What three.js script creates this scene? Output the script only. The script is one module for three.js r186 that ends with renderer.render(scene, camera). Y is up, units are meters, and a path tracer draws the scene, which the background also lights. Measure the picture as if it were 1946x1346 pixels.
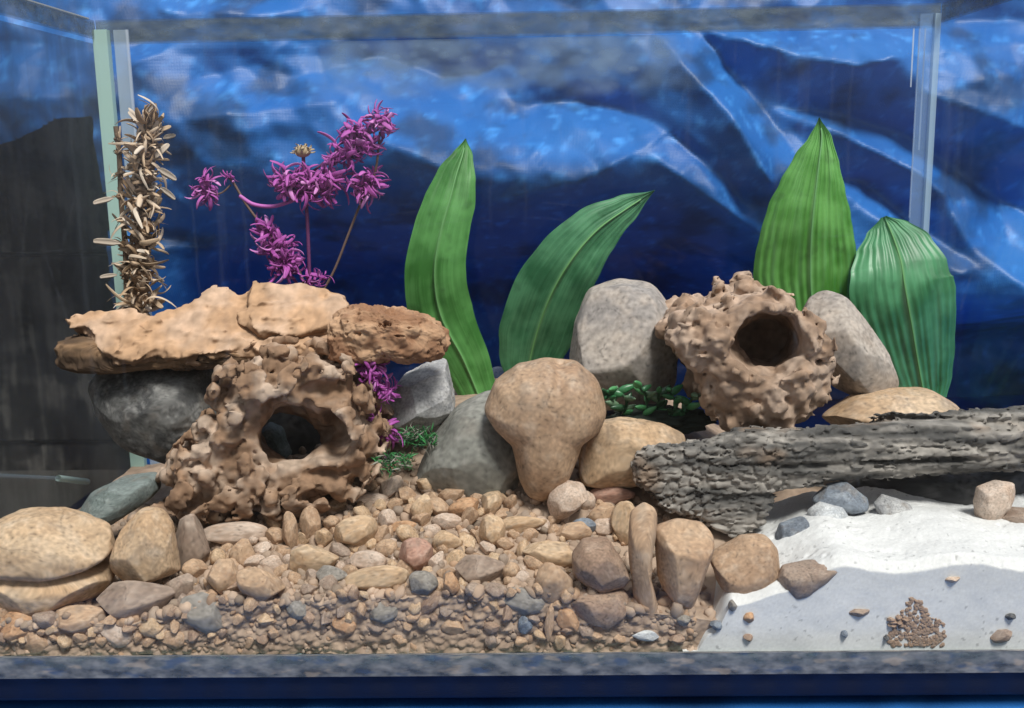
import * as THREE from 'three';
import { mergeVertices, mergeGeometries } from 'three/addons/utils/BufferGeometryUtils.js';
import { RoundedBoxGeometry } from 'three/addons/geometries/RoundedBoxGeometry.js';

// ---------------------------------------------------------------- camera, sky, sun, exposure
const scene = new THREE.Scene();
const camera = new THREE.PerspectiveCamera(37.52, 1024 / 708, 0.02, 60);
camera.position.set(0.0143, 0.3153, 0.6011);
camera.rotation.set(-0.18915, 0.02253, -0.01729, 'YXZ');
camera.updateMatrixWorld(true);
camera.focus = 0.80; camera.userData.fStop = 18;
const renderer = new THREE.WebGLRenderer({ antialias: true });
renderer.toneMapping = THREE.LinearToneMapping;
renderer.toneMappingExposure = 1.25;
renderer.shadowMap.enabled = true; renderer.shadowMap.type = THREE.PCFSoftShadowMap;
{ // overcast sky: three times as bright overhead as at the horizon
  const w = 128, h = 64, d = new Float32Array(w * h * 4);
  for (let j = 0; j < h; j++) for (let i = 0; i < w; i++) {
    const s = Math.sin(((j + 0.5) / h - 0.5) * Math.PI), k = s < 0 ? 0.06 : 0.10 + 0.52 * s, o = (j * w + i) * 4;
    d[o] = k * 0.95; d[o + 1] = k * 0.99; d[o + 2] = k * 1.08; d[o + 3] = 1;
  }
  const t = new THREE.DataTexture(d, w, h, THREE.RGBAFormat, THREE.FloatType);
  t.mapping = THREE.EquirectangularReflectionMapping; t.magFilter = t.minFilter = THREE.LinearFilter; t.needsUpdate = true;
  scene.background = t; scene.environment = t;
}
const sun = new THREE.DirectionalLight(new THREE.Color(1, 0.96, 0.91), 3.2);
sun.position.set(0.50, 1.85, 0.76); sun.target.position.set(0, 0.1, -0.2);
sun.castShadow = true; sun.shadow.radius = 28; sun.shadow.mapSize.set(2048, 2048);
Object.assign(sun.shadow.camera, { left: -1.2, right: 1.2, top: 1.2, bottom: -1.2, near: 0.1, far: 5 });
scene.add(sun, sun.target);

// ---------------------------------------------------------------- helpers
let seed_ = 12345;
const rnd = () => { seed_ = (seed_ + 0x6d2b79f5) | 0; let t = Math.imul(seed_ ^ (seed_ >>> 15), 1 | seed_); t = (t + Math.imul(t ^ (t >>> 7), 61 | t)) ^ t; return ((t ^ (t >>> 14)) >>> 0) / 4294967296; };
const rr = (a, b) => a + (b - a) * rnd();
const clamp = (x, a = 0, b = 1) => (x < a ? a : x > b ? b : x);
const sst = (a, b, x) => { const t = clamp((x - a) / (b - a)); return t * t * (3 - 2 * t); };
const lerp = (a, b, t) => a + (b - a) * t;
const V = (x, y, z) => new THREE.Vector3(x, y, z);
const perm = new Uint8Array(512);
{ const p = Array.from({ length: 256 }, (_, i) => i); for (let i = 255; i > 0; i--) { const j = Math.floor(rnd() * (i + 1)); [p[i], p[j]] = [p[j], p[i]]; } for (let i = 0; i < 512; i++) perm[i] = p[i & 255]; }
const grad = (h, x, y, z) => { h &= 15; const u = h < 8 ? x : y, v = h < 4 ? y : h === 12 || h === 14 ? x : z; return ((h & 1) ? -u : u) + ((h & 2) ? -v : v); };
function noise(x, y, z) { // -1 .. 1
  const X = Math.floor(x), Y = Math.floor(y), Z = Math.floor(z); x -= X; y -= Y; z -= Z;
  const u = x * x * x * (x * (x * 6 - 15) + 10), v = y * y * y * (y * (y * 6 - 15) + 10), w = z * z * z * (z * (z * 6 - 15) + 10);
  const a = perm[X & 255] + (Y & 255), b = perm[(X + 1) & 255] + (Y & 255), zi = Z & 255, z1 = (Z + 1) & 255;
  const A = perm[a & 511], B = perm[(a + 1) & 511], C = perm[b & 511], D = perm[(b + 1) & 511];
  const g = (q, k, dx, dy, dz) => grad(perm[(q + k) & 511], dx, dy, dz);
  return lerp(lerp(lerp(g(A, zi, x, y, z), g(C, zi, x - 1, y, z), u), lerp(g(B, zi, x, y - 1, z), g(D, zi, x - 1, y - 1, z), u), v),
    lerp(lerp(g(A, z1, x, y, z - 1), g(C, z1, x - 1, y, z - 1), u), lerp(g(B, z1, x, y - 1, z - 1), g(D, z1, x - 1, y - 1, z - 1), u), v), w);
}
function fbm(x, y, z, o = 4) { let s = 0, a = 0.5; for (let i = 0; i < o; i++) { s += a * noise(x, y, z); x = x * 2.03 + 7.1; y = y * 2.03 + 3.7; z = z * 2.03 + 1.3; a *= 0.5; } return s; }
const h3 = (x, y, z) => perm[(perm[(perm[x & 255] + y) & 255] + z) & 255];
function worley(x, y, z) { // [nearest, second] distance
  const X = Math.floor(x), Y = Math.floor(y), Z = Math.floor(z); let f1 = 9, f2 = 9;
  for (let i = -1; i < 2; i++) for (let j = -1; j < 2; j++) for (let k = -1; k < 2; k++) {
    const h = h3(X + i, Y + j, Z + k), a = X + i + perm[h] / 256 - x, b = Y + j + perm[h + 85] / 256 - y, c = Z + k + perm[h + 170] / 256 - z, d = a * a + b * b + c * c;
    if (d < f1) { f2 = f1; f1 = d; } else if (d < f2) f2 = d;
  }
  return [Math.sqrt(f1), Math.sqrt(f2)];
}
// a pixel of the 1946 x 1346 photograph -> the point where its line of sight meets the plane z = const (or any plane, or the ground)
const tanV = Math.tan(THREE.MathUtils.degToRad(37.52 / 2));
function ray(px, py) { return V((px - 973) / 673 * tanV, -(py - 673) / 673 * tanV, -1).applyQuaternion(camera.quaternion); }
function P(px, py, z) { const d = ray(px, py), t = (z - camera.position.z) / d.z; return d.multiplyScalar(t).add(camera.position); }
function PX(px, py, x) { const d = ray(px, py), t = (x - camera.position.x) / d.x; return d.multiplyScalar(t).add(camera.position); }
function onPlane(px, py, p0, n) { const d = ray(px, py), t = p0.clone().sub(camera.position).dot(n) / d.dot(n); return d.multiplyScalar(t).add(camera.position); }
const pxm = (z) => P(974, 673, z).distanceTo(P(973, 673, z)); // metres per pixel at z
const pts = (s) => s.trim().split(/\s+/).map((q) => q.split(',').map(Number));

const used = new Map();
function numbered(n) { const k = used.get(n) ?? 0; used.set(n, k + 1); return k ? n + '_' + String(k).padStart(3, '0') : n; }
function tag(o, label, category, group, kind) { o.userData.label = label; if (category) o.userData.category = category; if (group) o.userData.group = group; if (kind) o.userData.kind = kind; return o; }
function thing(name, [x, y, z] = [0, 0, 0], label, category, group) { const o = new THREE.Group(); o.name = numbered(name); o.position.set(x, y, z); scene.add(o); return tag(o, label, category, group); }
function mesh(name, geo, mat, parent) { const m = new THREE.Mesh(geo, mat); m.name = parent === scene ? numbered(name) : name; m.castShadow = m.receiveShadow = true; parent.add(m); return m; }
const std = (o) => new THREE.MeshStandardMaterial(o);
const phy = (o) => new THREE.MeshPhysicalMaterial(o);
const lin = (r, g, b) => new THREE.Color().setRGB(r, g, b);
function paint(geo, fn) { // vertex colours from a function of position and normal
  const p = geo.attributes.position, n = geo.attributes.normal, c = new Float32Array(p.count * 3);
  for (let i = 0; i < p.count; i++) { const q = fn(p.getX(i), p.getY(i), p.getZ(i), n.getX(i), n.getY(i), n.getZ(i), i); c[3 * i] = q[0]; c[3 * i + 1] = q[1]; c[3 * i + 2] = q[2]; }
  geo.setAttribute('color', new THREE.BufferAttribute(c, 3)); return geo;
}
const mix3 = (a, b, t) => [lerp(a[0], b[0], t), lerp(a[1], b[1], t), lerp(a[2], b[2], t)];
const sc3 = (a, k) => [a[0] * k, a[1] * k, a[2] * k];
function texture(w, h, fn, srgb = false) {
  const d = new Uint8Array(w * h * 4);
  for (let j = 0; j < h; j++) for (let i = 0; i < w; i++) { const c = fn(i / w, j / h), o = (j * w + i) * 4; for (let k = 0; k < 4; k++) d[o + k] = clamp(c[k] ?? 1) * 255; }
  const t = new THREE.DataTexture(d, w, h); t.magFilter = THREE.LinearFilter; t.minFilter = THREE.LinearMipmapLinearFilter; t.wrapS = t.wrapT = THREE.RepeatWrapping; t.generateMipmaps = true; t.needsUpdate = true;
  if (srgb) t.colorSpace = THREE.SRGBColorSpace; return t;
}
// surface nets over a signed distance field
function sdfMesh(f, lo, hi, cell) {
  const n = [0, 1, 2].map((k) => Math.ceil((hi[k] - lo[k]) / cell) + 1), [nx, ny, nz] = n, val = new Float32Array(nx * ny * nz).fill(1);
  const B = 4;
  for (let k = 0; k < nz; k += B) for (let j = 0; j < ny; j += B) for (let i = 0; i < nx; i += B) {
    const c = f(lo[0] + (i + 1.5) * cell, lo[1] + (j + 1.5) * cell, lo[2] + (k + 1.5) * cell), skip = Math.abs(c) > cell * B * 1.9;
    for (let kk = k; kk < Math.min(k + B, nz); kk++) for (let jj = j; jj < Math.min(j + B, ny); jj++) for (let ii = i; ii < Math.min(i + B, nx); ii++)
      val[ii + nx * (jj + ny * kk)] = (ii === 0 || jj === 0 || kk === 0 || ii === nx - 1 || jj === ny - 1 || kk === nz - 1) ? cell : skip ? c : f(lo[0] + ii * cell, lo[1] + jj * cell, lo[2] + kk * cell);
  }
  const id = new Int32Array(nx * ny * nz).fill(-1), pos = [], idx = [];
  const E = [[0, 1], [2, 3], [4, 5], [6, 7], [0, 2], [1, 3], [4, 6], [5, 7], [0, 4], [1, 5], [2, 6], [3, 7]];
  for (let k = 0; k < nz - 1; k++) for (let j = 0; j < ny - 1; j++) for (let i = 0; i < nx - 1; i++) {
    const v = []; let neg = 0;
    for (let c = 0; c < 8; c++) { const q = val[i + (c & 1) + nx * (j + ((c >> 1) & 1) + ny * (k + (c >> 2)))]; v.push(q); if (q < 0) neg++; }
    if (neg === 0 || neg === 8) continue;
    let x = 0, y = 0, z = 0, m = 0;
    for (const [a, b] of E) if ((v[a] < 0) !== (v[b] < 0)) { const t = v[a] / (v[a] - v[b]); x += lerp(a & 1, b & 1, t); y += lerp((a >> 1) & 1, (b >> 1) & 1, t); z += lerp(a >> 2, b >> 2, t); m++; }
    id[i + nx * (j + ny * k)] = pos.length / 3;
    pos.push(lo[0] + (i + x / m) * cell, lo[1] + (j + y / m) * cell, lo[2] + (k + z / m) * cell);
  }
  const I = (i, j, k) => id[i + nx * (j + ny * k)], S = (i, j, k) => val[i + nx * (j + ny * k)] < 0;
  const quad = (a, b, c, d, flip) => { if (a < 0 || b < 0 || c < 0 || d < 0) return; flip ? idx.push(a, c, b, a, d, c) : idx.push(a, b, c, a, c, d); };
  for (let k = 1; k < nz - 1; k++) for (let j = 1; j < ny - 1; j++) for (let i = 1; i < nx - 1; i++) {
    const s = S(i, j, k);
    if (s !== S(i + 1, j, k)) quad(I(i, j - 1, k - 1), I(i, j, k - 1), I(i, j, k), I(i, j - 1, k), !s);
    if (s !== S(i, j + 1, k)) quad(I(i - 1, j, k - 1), I(i - 1, j, k), I(i, j, k), I(i, j, k - 1), !s);
    if (s !== S(i, j, k + 1)) quad(I(i - 1, j - 1, k), I(i, j - 1, k), I(i, j, k), I(i - 1, j, k), !s);
  }
  // keep the largest connected piece
  const up = new Int32Array(pos.length / 3).map((_, i) => i), root = (i) => { while (up[i] !== i) i = up[i] = up[up[i]]; return i; };
  for (let i = 0; i < idx.length; i += 3) { const a = root(idx[i]); up[root(idx[i + 1])] = a; up[root(idx[i + 2])] = root(a); }
  const count = new Map(); for (let i = 0; i < up.length; i++) { const r = root(i); count.set(r, (count.get(r) ?? 0) + 1); }
  const main = [...count].reduce((a, b) => (b[1] > a[1] ? b : a))[0], tri = []; for (let i = 0; i < idx.length; i += 3) if (root(idx[i]) === main) tri.push(idx[i], idx[i + 1], idx[i + 2]);
  const g = new THREE.BufferGeometry(); g.setAttribute('position', new THREE.Float32BufferAttribute(pos, 3)); g.setIndex(tri); g.computeVertexNormals(); return g;
}
const smin = (a, b, k) => { const h = clamp(0.5 + 0.5 * (b - a) / k); return lerp(b, a, h) - k * h * (1 - h); };
const smax = (a, b, k) => -smin(-a, -b, k);
function polyDist(p, x, y) { // signed distance to a polygon, negative inside
  let d = 1e9, s = 1;
  for (let i = 0, j = p.length - 1; i < p.length; j = i++) {
    const ex = p[j][0] - p[i][0], ey = p[j][1] - p[i][1], wx = x - p[i][0], wy = y - p[i][1], t = clamp((wx * ex + wy * ey) / (ex * ex + ey * ey)), bx = wx - ex * t, by = wy - ey * t;
    d = Math.min(d, bx * bx + by * by);
    const c1 = y >= p[i][1], c2 = y < p[j][1], c3 = ex * wy > ey * wx;
    if ((c1 && c2 && c3) || (!c1 && !c2 && !c3)) s = -s;
  }
  return s * Math.sqrt(d);
}
const spheres = new Map();
function sphere(detail) {
  if (!spheres.has(detail)) { const g = new THREE.IcosahedronGeometry(1, detail); g.deleteAttribute('uv'); g.deleteAttribute('normal'); spheres.set(detail, mergeVertices(g, 1e-5)); }
  return spheres.get(detail).clone();
}

// ---------------------------------------------------------------- stone colours
const STONE = {
  tan: [[0.45, 0.305, 0.195], [0.37, 0.235, 0.145], [0.53, 0.40, 0.29], 0.3],
  sandy: [[0.53, 0.385, 0.25], [0.46, 0.305, 0.18], [0.59, 0.465, 0.34], 0.3],
  pale: [[0.55, 0.435, 0.35], [0.46, 0.335, 0.25], [0.62, 0.53, 0.45], 0.35],
  orange: [[0.46, 0.275, 0.155], [0.40, 0.22, 0.115], [0.52, 0.36, 0.23], 0.4],
  red: [[0.40, 0.235, 0.175], [0.35, 0.19, 0.135], [0.48, 0.34, 0.27], 0.4],
  brown: [[0.34, 0.235, 0.165], [0.27, 0.175, 0.12], [0.41, 0.30, 0.225], 0.4],
  taupe: [[0.33, 0.25, 0.195], [0.26, 0.185, 0.14], [0.40, 0.32, 0.26], 0.5],
  grey: [[0.275, 0.25, 0.22], [0.20, 0.18, 0.155], [0.36, 0.33, 0.295], 0.6],
  mottled: [[0.17, 0.168, 0.16], [0.07, 0.07, 0.07], [0.34, 0.335, 0.32], 1],
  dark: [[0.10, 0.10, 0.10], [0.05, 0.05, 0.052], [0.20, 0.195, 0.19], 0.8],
  light: [[0.44, 0.435, 0.425], [0.29, 0.29, 0.295], [0.56, 0.55, 0.535], 0.6],
  green: [[0.27, 0.265, 0.235], [0.21, 0.21, 0.185], [0.33, 0.32, 0.285], 0.6],
  slate: [[0.19, 0.225, 0.215], [0.13, 0.16, 0.15], [0.27, 0.30, 0.285], 0.6],
  boulder: [[0.41, 0.36, 0.31], [0.29, 0.265, 0.245], [0.50, 0.425, 0.355], 0.6],
  blue: [[0.20, 0.23, 0.27], [0.13, 0.15, 0.18], [0.33, 0.36, 0.39], 0.6],
  quartz: [[0.55, 0.56, 0.56], [0.40, 0.42, 0.44], [0.68, 0.68, 0.66], 0.4],
};
const stoneMat = std({ vertexColors: true, roughness: 0.82 });
const smoothMat = std({ vertexColors: true, roughness: 0.6 });
function stoneColour(kind, fq, off, band = 0) {
  const [a, b, c, k] = STONE[kind];
  return (x, y, z) => {
    const n1 = fbm(x * fq + off, y * fq * (1 + band) + off, z * fq, 4), n2 = fbm(x * fq * 4.3 - off, y * fq * 4.3 + 9, z * fq * 4.3, 3), n3 = noise(x * fq * 19, y * fq * 19 + off, z * fq * 19);
    const n4 = fbm(x * fq * 16 + 5, y * fq * 16 + off, z * fq * 16, 4);
    let q = mix3(a, b, clamp(0.5 + n1 * 2.6 * (0.5 + k))); q = mix3(q, c, clamp(n2 * 2) * 0.8);
    const st = sst(0.08, 0.4, fbm(x * fq * 1.7 - off, y * fq * 1.7, z * fq * 1.7 + 5, 4)), ck = sst(0.022, 0.004, Math.abs(noise(x * fq * 1.3 + off, y * fq * 1.9, z * fq * 1.3 + 2) + 0.15 * n2)) * sst(0.0, 0.3, noise(x * fq * 2 + 3, y * fq * 2, z * fq * 2 + off));
    q = mix3(q, mix3(q, [0.20, 0.16, 0.125], 0.55), st * 0.8); q = sc3(q, 1 - 0.45 * ck);
    return sc3(q, (1 + 0.3 * k * n3 + 0.8 * n4) * (n4 < -0.33 ? 0.75 : 1));
  };
}
// a star-shaped stone from its outline (photo pixels) at depth z with thickness; opts: rough, lump, box (squareness), facet, groove(x, y)
function outlineStone(outline, z, half, kind, o = {}) {
  const poly = pts(outline), w = poly.map(([x, y]) => P(x, y, z)), c = V(0, 0, 0);
  let A = 0; // centroid
  for (let i = 0; i < w.length; i++) { const p = w[i], q = w[(i + 1) % w.length], k = p.x * q.y - q.x * p.y; A += k; c.x += (p.x + q.x) * k; c.y += (p.y + q.y) * k; }
  c.multiplyScalar(1 / (3 * A)); c.z = z;
  const N = 128, R = new Float32Array(N), local = w.map((p) => [p.x - c.x, p.y - c.y]);
  for (let i = 0; i < N; i++) { // radius along each direction
    const a = i / N * Math.PI * 2, dx = Math.cos(a), dy = Math.sin(a); let best = 0;
    for (let j = 0; j < local.length; j++) { const [x1, y1] = local[j], [x2, y2] = local[(j + 1) % local.length], ex = x2 - x1, ey = y2 - y1, den = dx * ey - dy * ex; if (Math.abs(den) < 1e-12) continue; const t = (x1 * ey - y1 * ex) / den, u = (x1 * dy - y1 * dx) / den; if (t > 0 && u >= -1e-6 && u <= 1 + 1e-6) best = Math.max(best, t); }
    R[i] = best;
  }
  const sm = o.smooth ?? 2, Rs = R.map((_, i) => { let s = 0, m = 0; for (let k = -sm; k <= sm; k++) { const q = 1 - Math.abs(k) / (sm + 1); s += R[(i + k + N) % N] * q; m += q; } return s / m; });
  const g = sphere(o.detail ?? 40), p = g.attributes.position, size = Math.sqrt(Math.abs(A) / 2), off = rr(0, 90), box = o.box ?? 0.8;
  const rough = o.rough ?? 0.012, lump = o.lump ?? 0.05, fq = 1 / size, base = [];
  const cuts = []; for (let k = 0; k < (o.cuts ?? 6); k++) { const n = V(rr(-0.9, 0.9), rr(-0.9, 0.9), rr(0.15, 1)).normalize(); let sup = 0; for (let i = 0; i < N; i += 4) sup = Math.max(sup, Rs[i] * (n.x * Math.cos(i / N * Math.PI * 2) + n.y * Math.sin(i / N * Math.PI * 2))); cuts.push([n, Math.hypot(sup, half * n.z) * rr(0.78, 0.93)]); }
  for (let i = 0; i < p.count; i++) {
    const x = p.getX(i), y = p.getY(i), zz = p.getZ(i), cp = Math.hypot(x, y), a = (Math.atan2(y, x) / (Math.PI * 2) + 1) % 1 * N, i0 = Math.floor(a) % N, r = lerp(Rs[i0], Rs[(i0 + 1) % N], a - Math.floor(a));
    const cpb = Math.pow(cp, box), szb = Math.sign(zz) * Math.pow(Math.abs(zz), box), k = r * cpb / Math.max(cp, 1e-6);
    base.push([x * k, y * k, half * szb]);
  }
  for (let i = 0; i < p.count; i++) {
    let [x, y, q] = base[i]; const L = Math.hypot(x, y, q) || 1, n = size * (lump * 2 * fbm(x * fq * 1.1 + off, y * fq * 1.1, q * fq * 1.1, 2) + rough * 2 * fbm(x * fq * 6 + off, y * fq * 6, q * fq * 6, 4) + (o.pit ? -o.pit * sst(0.25, 0.6, fbm(x * fq * 9, y * fq * 9 + off, q * fq * 9, 3)) : 0));
    let k = 1 + n / L;
    if (o.groove) k += o.groove(x / size, y / size, q / size);
    x *= k; y *= k; q *= k;
    for (const [n, d] of cuts) { const e = x * n.x + y * n.y + q * n.z - d; if (e > 0) { x -= n.x * e * 0.72; y -= n.y * e * 0.72; q -= n.z * e * 0.72; } }
    if (o.facet) { // crisp flats: snap to a few cut planes
      for (const [ax, ay, az, d] of o.facet) { const e = (x * ax + y * ay + q * az) - d * size; if (e > 0) { const f = o.mat ? 0.7 : 0.92; x -= ax * e * f; y -= ay * e * f; q -= az * e * f; } }
    }
    p.setXYZ(i, x, y, q);
  }
  g.computeVertexNormals(); paint(g, o.colour ?? stoneColour(kind, fq * (o.cf ?? 1.2), off, o.band ?? 0));
  return { g, c };
}
function stone(name, outline, z, half, kind, label, o = {}) {
  const { g, c } = outlineStone(outline, z, half, kind, o);
  const m = mesh(name, g, o.mat ?? stoneMat, scene); m.position.copy(c); if (o.tilt) m.rotation.x = o.tilt;
  return tag(m, label, o.cat ?? 'stone', o.group);
}

// ---------------------------------------------------------------- setting: ground, bench, tarp, planks
const RIM = 0.438, HW = 0.375, DEP = 0.36;
{
  const ct = texture(512, 512, (u, v) => { const n = 0.5 + 0.5 * fbm(u * 8, v * 8, 3, 5); return [0.06 + 0.07 * n, 0.06 + 0.065 * n, 0.055 + 0.06 * n]; });
  const cm = ct.clone(); cm.repeat.set(50, 50); cm.needsUpdate = true;
  const g = mesh('ground', new THREE.PlaneGeometry(100, 100).rotateX(-Math.PI / 2), std({ map: cm, roughness: 0.95 }), scene); g.position.y = -0.06; g.userData.kind = 'structure';
}
const weave = texture(256, 256, (u, v) => { const a = 0.5 + 0.5 * Math.sin(u * Math.PI * 2 * 32), b = 0.5 + 0.5 * Math.sin(v * Math.PI * 2 * 32), n = 0.5 + 0.5 * fbm(u * 12, v * 12, 5, 3); const k = 0.55 * Math.max(a, b) + 0.45 * n; return [k, k, k]; });
function tarpMaterial() { return phy({ vertexColors: true, roughness: 0.4, bumpMap: weave, bumpScale: 0.00025, side: THREE.DoubleSide, specularIntensity: 0.8 }); }
const tarpBlue = [0.008, 0.095, 0.36], tarpPale = [0.065, 0.30, 0.76];
function tarpColour(x, y, z) {
  const n = fbm(x * 9, y * 9, z * 9 + 4, 4), s = fbm(x * 60, y * 60, z * 60, 3);
  const d = sst(0.0, 0.3, fbm(x * 14 + 3, y * 20, z * 8 + 9, 5)); // dark navy mottling, random over the sheet
  return mix3(mix3(tarpBlue, tarpPale, clamp(0.22 + n * 0.35 + Math.max(0, s - 0.1) * 2.2)), [0.012, 0.032, 0.085], 0.7 * d);
}
// The hanging tarp is a relief relaxed from the tilt of its flat panels: outline of each panel and its slope across and up (negative = leans back and faces the sky).
const TZ = -0.50;
const PANELS = [
  ['-200,-200 2200,-200 2200,60 -200,100', 0, 0.0], ['-200,100 700,100 700,260 -200,260', 0.05, 0.12], ['640,60 1250,60 1230,250 640,200', 0, 0.25],
  ['655,112 700,98 760,112 830,138 900,130 960,104 1000,140 1012,200 1004,260 1040,328 1062,352 940,386 890,345 820,302 740,272 690,264 662,200', 0.05, -0.85],
  ['1012,195 1100,188 1180,205 1268,248 1180,300 1095,345 1060,350 1036,320 1008,262', -0.1, -0.75], ['1010,150 1120,150 1250,170 1268,246 1180,204 1100,187 1012,194', 0, 0.5],
  ['1245,50 1335,48 1400,130 1470,215 1512,300 1448,348 1410,290 1372,222 1300,130', -0.55, -0.9], ['1200,120 1300,135 1370,225 1445,350 1450,430 1330,330 1268,250', 0.3, 0.45],
  ['1336,46 1990,26 2040,70 1946,86 1740,102 1612,127 1470,88', 0, -1.05], ['1700,125 1760,100 2000,80 2040,240 1960,250 1850,215 1740,182', -0.1, -0.5],
  ['1340,54 1470,92 1612,131 1720,120 1740,185 1850,220 1960,255 1960,390 1850,325 1740,260 1600,215 1480,196 1400,130', 0.1, 0.5],
  ['1475,198 1600,218 1740,262 1850,328 1990,410 2020,520 1850,424 1740,332 1600,256', -0.4, -0.95], ['1500,225 1600,260 1740,336 1850,428 1800,440 1640,340 1560,330', 0.3, 0.6],
  ['1570,345 1640,340 1720,405 1840,500 1800,515 1700,445', -0.45, -0.8], ['1780,345 1960,450 2000,600 1900,530 1810,440', -0.3, -0.55],
  ['1225,288 1268,252 1330,312 1425,396 1400,415 1300,352', -0.5, -0.6], ['370,150 480,118 560,150 650,125 656,190 560,226 460,238 372,232', 0, -0.5], ['300,240 650,200 700,270 640,300 300,300', 0, 0.3],
  ['225,86 318,82 312,100 266,120', 0, -0.9], ['280,-40 575,-40 562,12 420,22 290,18', 0, -0.9], ['-60,70 190,95 205,180 -60,196', 0, -0.35], ['1290,-60 1500,-60 1480,20 1300,30', 0, -0.6],
  ['200,452 330,458 560,456 640,450 640,468 560,473 330,475 200,470', 0, -0.5], ['840,540 1000,520 1200,570 1200,600 1000,552 840,566', 0, -0.5], ['1000,462 1150,452 1330,485 1330,508 1150,474 1000,484', 0, -0.45],
].map(([s, gx, gy]) => { const p = pts(s).map(([x, y]) => { const q = P(x, y, TZ + 0.02); return [q.x, q.y]; }); return { p, gx, gy, b: [Math.min(...p.map((q) => q[0])), Math.max(...p.map((q) => q[0])), Math.min(...p.map((q) => q[1])), Math.max(...p.map((q) => q[1]))] }; });
const inside = (p, x, y) => { let c = false; for (let i = 0, j = p.length - 1; i < p.length; j = i++) if ((p[i][1] > y) !== (p[j][1] > y) && x < (p[j][0] - p[i][0]) * (y - p[i][1]) / (p[j][1] - p[i][1]) + p[i][0]) c = !c; return c; };
function crumple(x, y, s, k) { // random tilt of the crumpled facet that holds a point
  const X = Math.floor(x / s), Y = Math.floor(y / s); let bd = 9, b = 0;
  for (let i = -1; i < 2; i++) for (let j = -1; j < 2; j++) { const h = h3(X + i, Y + j, k), dx = X + i + perm[h] / 256 - x / s, dy = Y + j + perm[h + 85] / 256 - y / s, d = dx * dx + dy * dy; if (d < bd) { bd = d; b = h; } }
  return [perm[b + 170] / 128 - 1, perm[b + 40] / 128 - 1];
}
{
  const x0 = -0.98, y0 = -0.05, st = 0.0031, nx = 670, ny = 345, W = nx + 1, gx = new Float32Array(W * (ny + 1)), gy = new Float32Array(W * (ny + 1)), h = new Float32Array(W * (ny + 1));
  for (let j = 0; j <= ny; j++) for (let i = 0; i <= nx; i++) {
    const x = x0 + i * st, y = y0 + j * st, wx = x + 0.006 * fbm(x * 9, y * 9, 1, 3), wy = y + 0.006 * fbm(x * 9, y * 9, 8, 3); let a = 0, b = 0.32;
    for (const q of PANELS) if (wx > q.b[0] && wx < q.b[1] && wy > q.b[2] && wy < q.b[3] && inside(q.p, wx, wy)) { a = q.gx; b = q.gy; }
    const c1 = crumple(x + 0.4 * y, y, 0.075, 3), c2 = crumple(x * 1.4 + 0.5 * y, y - x * 0.2, 0.036, 5), c3 = crumple(x * 0.8, y * 1.3 + 0.4 * x, 0.014, 7), o = j * W + i, m = 0.7 + 0.3 * sst(0.1, 0.5, -b);
    gx[o] = 1.6 * a + m * (0.38 * c1[0] + 0.62 * c2[0] + 0.4 * c3[0]); gy[o] = 1.7 * b + m * (0.38 * c1[1] + 0.62 * c2[1] + 0.4 * c3[1]);
  }
  const scr = st * st / (0.25 * 0.25), div = new Float32Array(h.length);
  for (let j = 1; j < ny; j++) for (let i = 1; i < nx; i++) { const o = j * W + i; div[o] = 0.5 * st * (gx[o + 1] - gx[o - 1] + gy[o + W] - gy[o - W]); }
  for (let it = 0; it < 420; it++) for (let c = 0; c < 2; c++) for (let j = 1; j < ny; j++) for (let i = 1 + ((j + c) & 1); i < nx; i += 2) { const o = j * W + i; h[o] += 1.94 * ((h[o - 1] + h[o + 1] + h[o - W] + h[o + W] - div[o]) / (4 + scr) - h[o]); }
  const pos = [], uv = [], idx = [], keep = [];
  for (let j = 0; j <= ny; j++) for (let i = 0; i <= nx; i++) {
    const x = x0 + i * st, y = y0 + j * st, dr = 0.14 * sst(0.12, 0.36, x);
    const lean = -0.34 * sst(0.31 - dr, 0.13 - dr * 0.6, y) * sst(-0.42, -0.24, x); // the foot hangs back, out of the light
    const lp = P(222, 500, TZ).x + 0.012 * fbm(y * 9, 3, 1, 3), low = P(100, 200, TZ).y - 0.03 + 0.3 * (x + 0.5) + 0.05 * fbm(x * 7, 5, 2, 3);
    const edge = x <= lp && Math.abs(y - low) < st * 0.6; pos.push(x, edge ? low : y, TZ + lean + h[j * W + i]); uv.push(x * 22, y * 22);
    keep.push(x > lp || y > low - st * 0.6);
  }
  for (let j = 0; j < ny; j++) for (let i = 0; i < nx; i++) { const a = j * W + i; if (keep[a] && keep[a + 1] && keep[a + W]) idx.push(a, a + 1, a + W + 1, a, a + W + 1, a + W); }
  const g = new THREE.BufferGeometry(); g.setAttribute('position', new THREE.Float32BufferAttribute(pos, 3)); g.setAttribute('uv', new THREE.Float32BufferAttribute(uv, 2)); g.setIndex(idx); g.computeVertexNormals(); paint(g, tarpColour);
  tag(mesh('blue_tarp', g, tarpMaterial(), scene), 'crumpled shiny blue woven plastic tarp hanging in folds behind the glass tank', 'tarp');
}
{ // tarp spread under the tank
  const g = new THREE.PlaneGeometry(2.6, 1.2, 160, 80).rotateX(-Math.PI / 2), p = g.attributes.position;
  for (let i = 0; i < p.count; i++) p.setY(i, 0.0022 * fbm(p.getX(i) * 5, 3, p.getZ(i) * 5, 4));
  const u = g.attributes.uv; for (let i = 0; i < u.count; i++) u.setXY(i, u.getX(i) * 36, u.getY(i) * 30);
  g.computeVertexNormals(); paint(g, tarpColour);
  const m = mesh('ground_sheet', g, tarpMaterial(), scene); m.position.set(0.86, -0.0290, -0.40); m.rotation.z = 0.004;
  tag(m, 'bright blue plastic sheet spread on the ground under the tank', 'tarp');
}
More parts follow.
